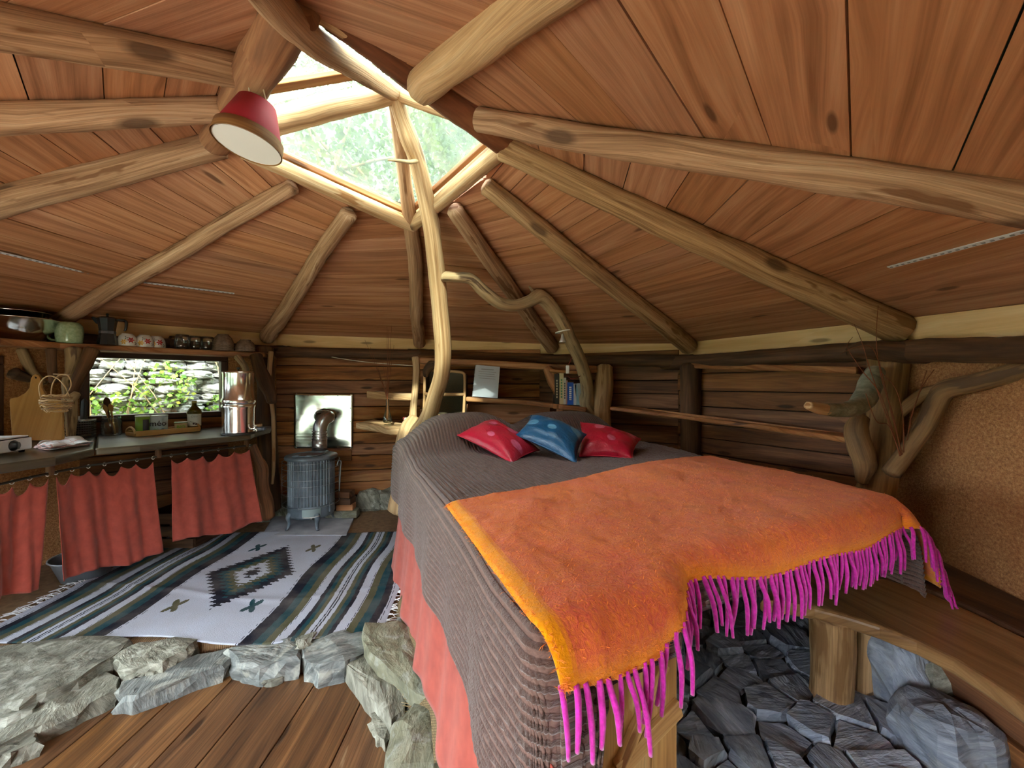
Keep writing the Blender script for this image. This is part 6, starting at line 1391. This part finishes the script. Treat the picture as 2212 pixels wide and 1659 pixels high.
# heat shield
hs_p = [on_wall(635,968,A,B,.045), on_wall(762,968,A,B,.045), on_wall(763,851,A,B,.045), on_wall(635,850,A,B,.045)]
hs = empty('heat_shield', hs_p[0], 'polished sheet metal heat shield on the wall behind the stove', 'heat shield')
ni = 30; S, T = np.meshgrid(np.linspace(0,1,ni), np.linspace(0,1,ni), indexing='ij'); k_ = [np.array(x) for x in hs_p]
pos = (1-S)[...,None]*((1-T)[...,None]*k_[0]+T[...,None]*k_[3]) + S[...,None]*((1-T)[...,None]*k_[1]+T[...,None]*k_[2])
dent = .022*np.sin(S*np.pi)*np.sin(T*np.pi)*(npnoise(S,T,2.6,2.)+.2*np.abs(S-.5)); pos = pos + np.array(v3(n))*dent[...,None]
o = grid_obj('sheet', pos, np.stack([S*.6,T*.6],-1), metal('shiny_sheet', (.80,.86,.80), .16), hs); solidify(o, .002, 0)
for i in range(5):
    for s_, t_ in ((i/4,.98),(i/4,.02),(.02,i/4),(.98,i/4)):
        p = Vector(k_[0]+(k_[1]-k_[0])*s_*.96+(k_[3]-k_[0])*t_ + (k_[1]-k_[0])*.02); q = MB(); q.lathe([(.005,0),(.004,.003),(0,.004)], p+v3(n)*.001, 8, v3(n)); obj('screw', q, st_br, o)
# wire guard
wg = empty('wire_guard', sc_, 'open wire guard wrapped around the stove', 'stove guard'); wm_ = metal('galv_wire', (.32,.36,.38), .4)
GR = SR*1.13
for z in (.21,.315,.40,.455,.545,.60):
    q = MB(); q.tube([sc_+Vector((GR*math.cos(a_),GR*math.sin(a_),z)) for a_ in [-math.pi/2-2.2+4.4*k/40 for k in range(41)]], .0022, n=5, sub=1); obj('hoop_wire', q, wm_, wg, True)
for k in (-1,3,7,11,15):
    a_ = -math.pi/2-2.2+4.4*(k+1)/16; q = MB(); q.tube([sc_+Vector((GR*math.cos(a_),GR*math.sin(a_),.2)), sc_+Vector((GR*math.cos(a_),GR*math.sin(a_),.61))], .0018, n=5, sub=1); obj('upright_wire', q, wm_, wg, True)
a_ = .15; hp0 = sc_+Vector((GR*1.02*math.cos(a_),GR*1.02*math.sin(a_),0)); q = MB(); q.tube([hp0+UP*.3, hp0+UP*.5+Vector((.01,0,0)), hp0+UP*.58+Vector((.02,-.01,0)), hp0+UP*.59+Vector((.005,-.03,0)), hp0+UP*.55+Vector((-.005,-.04,0))], .006, n=6, sub=4); obj('hook', q, wm_, wg, True)
# bricks and offcuts stacked by the stove
for i, (u, v, w, h, mat, lb) in enumerate([(728,1096,.10,.035,'rock','pale broken brick at the bottom of the stack by the stove'), (757,1094,.07,.035,'rockg','greenish brick half at the bottom right of the stack'), (746,1080,.08,.028,'ceil','orange brick in the stack by the stove'), (716,1084,.05,.03,'logd','charred block in the stack by the stove'), (740,1066,.10,.03,'logd','dark timber offcut in the upper stack by the stove'), (738,1052,.10,.03,'walld','brown timber offcut on top of the stack by the stove')]):
    d = 4.06; p = P(u, v, d); q = MB(); zc = [.055,.055,.12,.12,.18,.245][i]; q.box(Vector((p.x,p.y+.02,zc)), (1,.1*math.sin(i),0), (-.1*math.sin(i),1,0), UP, w, .06, h); bevel(obj('block', q, M[mat], None, label=lb, cat='block'), .006)
q = MB(); q.box(on_wall(722,985,A,B,.04), v3(t), UP, v3(n), .17, .055, .012); bevel(obj('wall_block', q, M['wall'], None, label='short board patch fixed to the wall right of the flue', cat='board'), .003)

# ================================================================ LAMPSHADE, CABLE, LED STRIPS
lc = P(546,266,1.5); ax = Vector((.16,.10,1)).normalized()
ls = empty('pendant_lamp', lc-ax*.09, 'red pendant lampshade with a brown band, hung by strings from the rafter', 'pendant lamp')
redm = plain('shade_red', srgb(176,32,52), .75); band = NT('band_brown'); bnn = band.noise(band.scale(band.uvr(), (4,120,1)), 1, 3); band.set(Base_Color=band.ramp(bnn, [(.3, srgb(128,88,46)), (.7, srgb(164,118,66))]), Roughness=.8)
whm = plain('shade_lining', (.72,.72,.70), .8)
q = MB(); q.lathe([(.106,-.054),(.062,.074),(.059,.074),(.103,-.054)], lc, 40, ax, caps=False); sh_ = obj('shade', q, redm, ls, True)
q = MB(); q.lathe([(.113,-.091),(.110,-.050),(.105,-.050),(.109,-.091)], lc, 40, ax, caps=False); obj('band', q, band.m, sh_, True)
q = MB(); q.lathe([(.0,.061),(.059,.061),(.103,-.052),(.109,-.09)], lc, 40, ax, caps=False); obj('lining', q, whm, ls, True)
q = MB(); n_ = 40; up_ = ax; nx0 = (Vector((1,0,0))-ax*ax.x).normalized(); ny0 = ax.cross(nx0)
ringv = []
for k in range(n_):
    a_ = 2*math.pi*k/n_; r_ = .1085*(1 - .06*max(0, math.sin(a_*1.0+2.6))*abs(math.sin(2.5*a_))); ringv.append(lc + ax*(-.087) + nx0*(r_*math.cos(a_)) + ny0*(r_*math.sin(a_)))
b = len(q.v); q.v += ringv; q.face(range(b, b+n_), [(v_.x, v_.y) for v_ in ringv]); obj('diffuser', q, whm, ls)
tw3 = plain('lamp_string', srgb(206,190,160), .9)
for (u, v, e) in ((533,148,Vector((-.04,0,0))), (558,135,Vector((.04,0,0)))):
    top = P(u, v, 1.5); q = MB(); q.tube([lc+ax*.074+e, lc+ax*.074+e*.7+UP*.03, top], .0025, n=5, sub=3); obj('string', q, tw3, ls, True)
q = MB(); kc = P(566,152,1.45)
for k in range(5): q.tube([kc+Vector((.016*math.cos(a_)+.004*k, .004*k, .024*math.sin(a_))) for a_ in [j*2*math.pi/12+k for j in range(13)]], .0022, n=5, sub=1)
obj('string_bundle', q, tw3, ls)
q = MB(); q.tube([P(x, y, d) for x, y, d in ((-20,216,1.58),(100,216,1.66),(250,214,1.73),(400,210,1.78),(470,208,1.8),(492,200,1.8),(506,192,1.78),(530,160,1.62),(556,160,1.5))], .0035, n=6, sub=4)
obj('red_cable', q, red_m, None, True, 'red cable running along the level rafter to the lampshade', 'cable')
led_b = plain('led_tape', (.7,.73,.78), .4); led_d = plain('led_dark', (.25,.27,.3), .5)
def plane_pt(u, v, k):
    "point on the ceiling sector k seen at pixel (u,v)"
    lift = Vector((0,0,.045)); O0 = v3(CEN+(Vector(W[k])-CEN)*1.02, PT[k]); O1 = v3(CEN+(Vector(W[nxt(k)])-CEN)*1.02, PT[nxt(k)]); I0, I1 = IN[k]+lift, IN[nxt(k)]+lift
    m = (I0+I1)/2; nr = (O1-O0).cross(m-O0).normalized(); e = Vector((0,0,HC)); r = P(u,v,1.0)-e; return e + r*((O0-e).dot(nr)/r.dot(nr)) , nr
for (a, b, k, lb) in (((-10,540),(208,592),9,'led strip on the ceiling boards at the left edge'), ((310,608),(506,632),10,'led strip on the ceiling boards above the cups'), ((1922,574),(2225,492),3,'led strip on the ceiling boards at the right')):
    p, nr = plane_pt(*a, k); p2, _ = plane_pt(*b, k); nr = -nr if nr.z > 0 else nr; d = (p2-p).normalized(); L_ = (p2-p).length
    e = empty('led_strip', p, lb, 'light strip'); q = MB(); q.box((p+p2)/2+nr*.008, d, nr.cross(d), nr, L_/2, .009, .002); obj('tape', q, led_b, e)
    q = MB(); m = int(L_/.03)
    for i in range(m): q.box(p+d*(L_*(i+.5)/m)+nr*.011, d, nr.cross(d), nr, .006, .003, .0012)
    obj('diodes', q, led_d, e, kind='stuff')
nm_ = metal('nail_steel', (.4,.4,.42), .4)
for i, (u, v, d) in enumerate(((665,104,1.4),(625,140,1.45),(668,96,1.38))):
    p = P(u, v, d); q = MB(); q.tube([p-Vector((.03,0,0)), p+Vector((.02,-.0,-.003))], .0016, n=5, sub=1); q.lathe([(.0035,0),(.0035,.001)], p+Vector((.02,0,-.003)), 8, (1,0,0)); obj('nail', q, nm_, None, False, ('bent nail in the left skylight beam at the top corner','bent nail lower on the left skylight beam','second nail at the top corner of the skylight')[i], 'nail')
# ================================================================ OUTSIDE
A, B, t, n, L = seg(10)
gw = empty('garden_wall', v3((A+B)/2 - n*1.5, -.3), 'mossy dry stone garden wall seen through the kitchen window', 'stone wall')
rg = random.Random(14); z = .1
while z < 2.0:
    h = rg.uniform(.06,.13); s = -1.2+rg.uniform(-.2,0)
    while s < L+1.0:
        w = rg.uniform(.12,.34); c = A + t*(s+w/2) - n*(1.35+rg.uniform(-.04,.05))
        if True:
            boulder('stone', v3(c, z+h/2), (w*.56, .12, h*.56), 'garden', rg.randrange(1000), gw, .3).rotation_euler = (0,0,0)
        s += w
    z += h*.96
q = MB(); q.box(v3((A+B)/2 - n*1.55, .8), v3(t), UP, v3(n), 2.6, 1.35, .1); obj('wall_core', q, M['darkfill'], gw)
lf = NT('ivy_leaf'); lr = lf.n('ShaderNodeObjectInfo').outputs['Random']; lg = lf.n('ShaderNodeNewGeometry').outputs['Random Per Island']
lf.set(Base_Color=lf.ramp(lg, [(0, srgb(58,98,30)), (.5, srgb(104,146,54)), (.85, srgb(150,180,84)), (1, srgb(206,200,70))]), Roughness=.5); lf.b.inputs['Transmission Weight'].default_value = 0
tl = lf.n('ShaderNodeBsdfTranslucent'); lf.l(lf.ramp(lg, [(0, srgb(110,160,40)), (1, srgb(200,220,100))]), tl.inputs[0]); mxl = lf.n('ShaderNodeMixShader'); mxl.inputs[0].default_value = .45; lf.l(lf.b.outputs[0], mxl.inputs[1]); lf.l(tl.outputs[0], mxl.inputs[2]); lf.l(mxl.outputs[0], lf.out.inputs[0])
def leaf(q, p, s, rg, nrm=None):
    d = Vector((rg.uniform(-1,1), rg.uniform(-1,1), rg.uniform(-1,.6))).normalized(); e = d.cross(Vector((rg.uniform(-1,1), rg.uniform(-1,1), rg.uniform(-1,1)))).normalized()
    b = len(q.v); q.v += [p, p+d*s*.5+e*s*.38, p+d*s, p+d*s*.5-e*s*.38]; q.face((b,b+1,b+2,b+3), [(0,0)]*4)
iv = empty('ivy', v3((A+B)/2-n*1.2, 0), 'ivy and ferns trailing over the garden wall outside the window', 'ivy')
q = MB()
for i in range(4200):
    s = rg.uniform(-.6, L+.5); zz = rg.uniform(.6,1.9); dens = noise.noise(Vector((s*2.2, zz*2.2, 3)))
    if dens < -.02: continue
    leaf(q, v3(A+t*s-n*(1.22-rg.uniform(-.04,.05)), zz), rg.uniform(.03,.07), rg)
obj('leaves', q, lf.m, iv, kind='stuff')
q = MB()
for i in range(14): s = rg.uniform(-.3,L+.3); p = v3(A+t*s-n*1.2,.5); q.tube([p, p+UP*.5+v3(t)*rg.uniform(-.2,.2), p+UP*1.1+v3(t)*rg.uniform(-.3,.3)], [.008,.006,.003], n=5, sub=3)
obj('stems', q, M['branch'], iv)
tf = NT('tree_leaf'); tg2 = tf.n('ShaderNodeNewGeometry').outputs['Random Per Island']
tf.set(Base_Color=tf.ramp(tg2, [(0, srgb(26,46,16)), (.6, srgb(52,80,30)), (1, srgb(90,112,44))]), Roughness=.55)
tt2 = tf.n('ShaderNodeBsdfTranslucent'); tf.l(tf.ramp(tg2, [(0, srgb(50,84,20)), (1, srgb(110,140,50))]), tt2.inputs[0]); mx2 = tf.n('ShaderNodeMixShader'); mx2.inputs[0].default_value = .4; tf.l(tf.b.outputs[0], mx2.inputs[1]); tf.l(tt2.outputs[0], mx2.inputs[2]); tf.l(mx2.outputs[0], tf.out.inputs[0])
# trees over the skylight and round the hut
def tree(name, base, h, crown_c, crown_r, n_leaf, label, seed, leaf_s=.09):
    rt_ = random.Random(seed); e = empty(name, base, label, 'tree', 'trees around the hut'); base = Vector(base); crown_c = Vector(crown_c)
    q = MB(); q.tube([base, base.lerp(crown_c,.5)+Vector((rt_.uniform(-.2,.2),rt_.uniform(-.2,.2),0)), crown_c], [.14,.1,.03], n=10, sub=5, rough=.1, seed=seed)
    for k in range(12):
        st0 = base.lerp(crown_c, rt_.uniform(.55,.95)); tip = crown_c + Vector((rt_.gauss(0,.5)*crown_r[0], rt_.gauss(0,.5)*crown_r[1], rt_.gauss(0,.5)*crown_r[2])); q.tube([st0, st0.lerp(tip,.5)+Vector((0,0,.15)), tip], [.035,.02,.006], n=6, sub=3)
    obj('trunk', q, M['branch'], e, True); q = MB()
    for i in range(n_leaf):
        while True:
            d = Vector((rt_.uniform(-1,1), rt_.uniform(-1,1), rt_.uniform(-1,1)))
            if d.length < 1 and noise.noise(d*2.2+Vector((seed,0,0))) > -.12: break
        leaf(q, crown_c + Vector((d.x*crown_r[0], d.y*crown_r[1], d.z*crown_r[2])), rt_.uniform(.6,1.3)*leaf_s, rt_)
    obj('foliage', q, tf.m, e, kind='stuff')
tree('leafy_tree', (1.2,9.5,-.3), 5, (.1,8.2,6.4), (3.6,2.0,2.6), 16000, 'leafy tree standing behind the hut, seen through the skylight', 3)
tree('leafy_tree', (-4.6,7.8,-.3), 5, (-2.6,6.6,5.6), (2.4,1.8,2.0), 9000, 'leafy tree left behind the hut, seen through the lower skylight', 4)
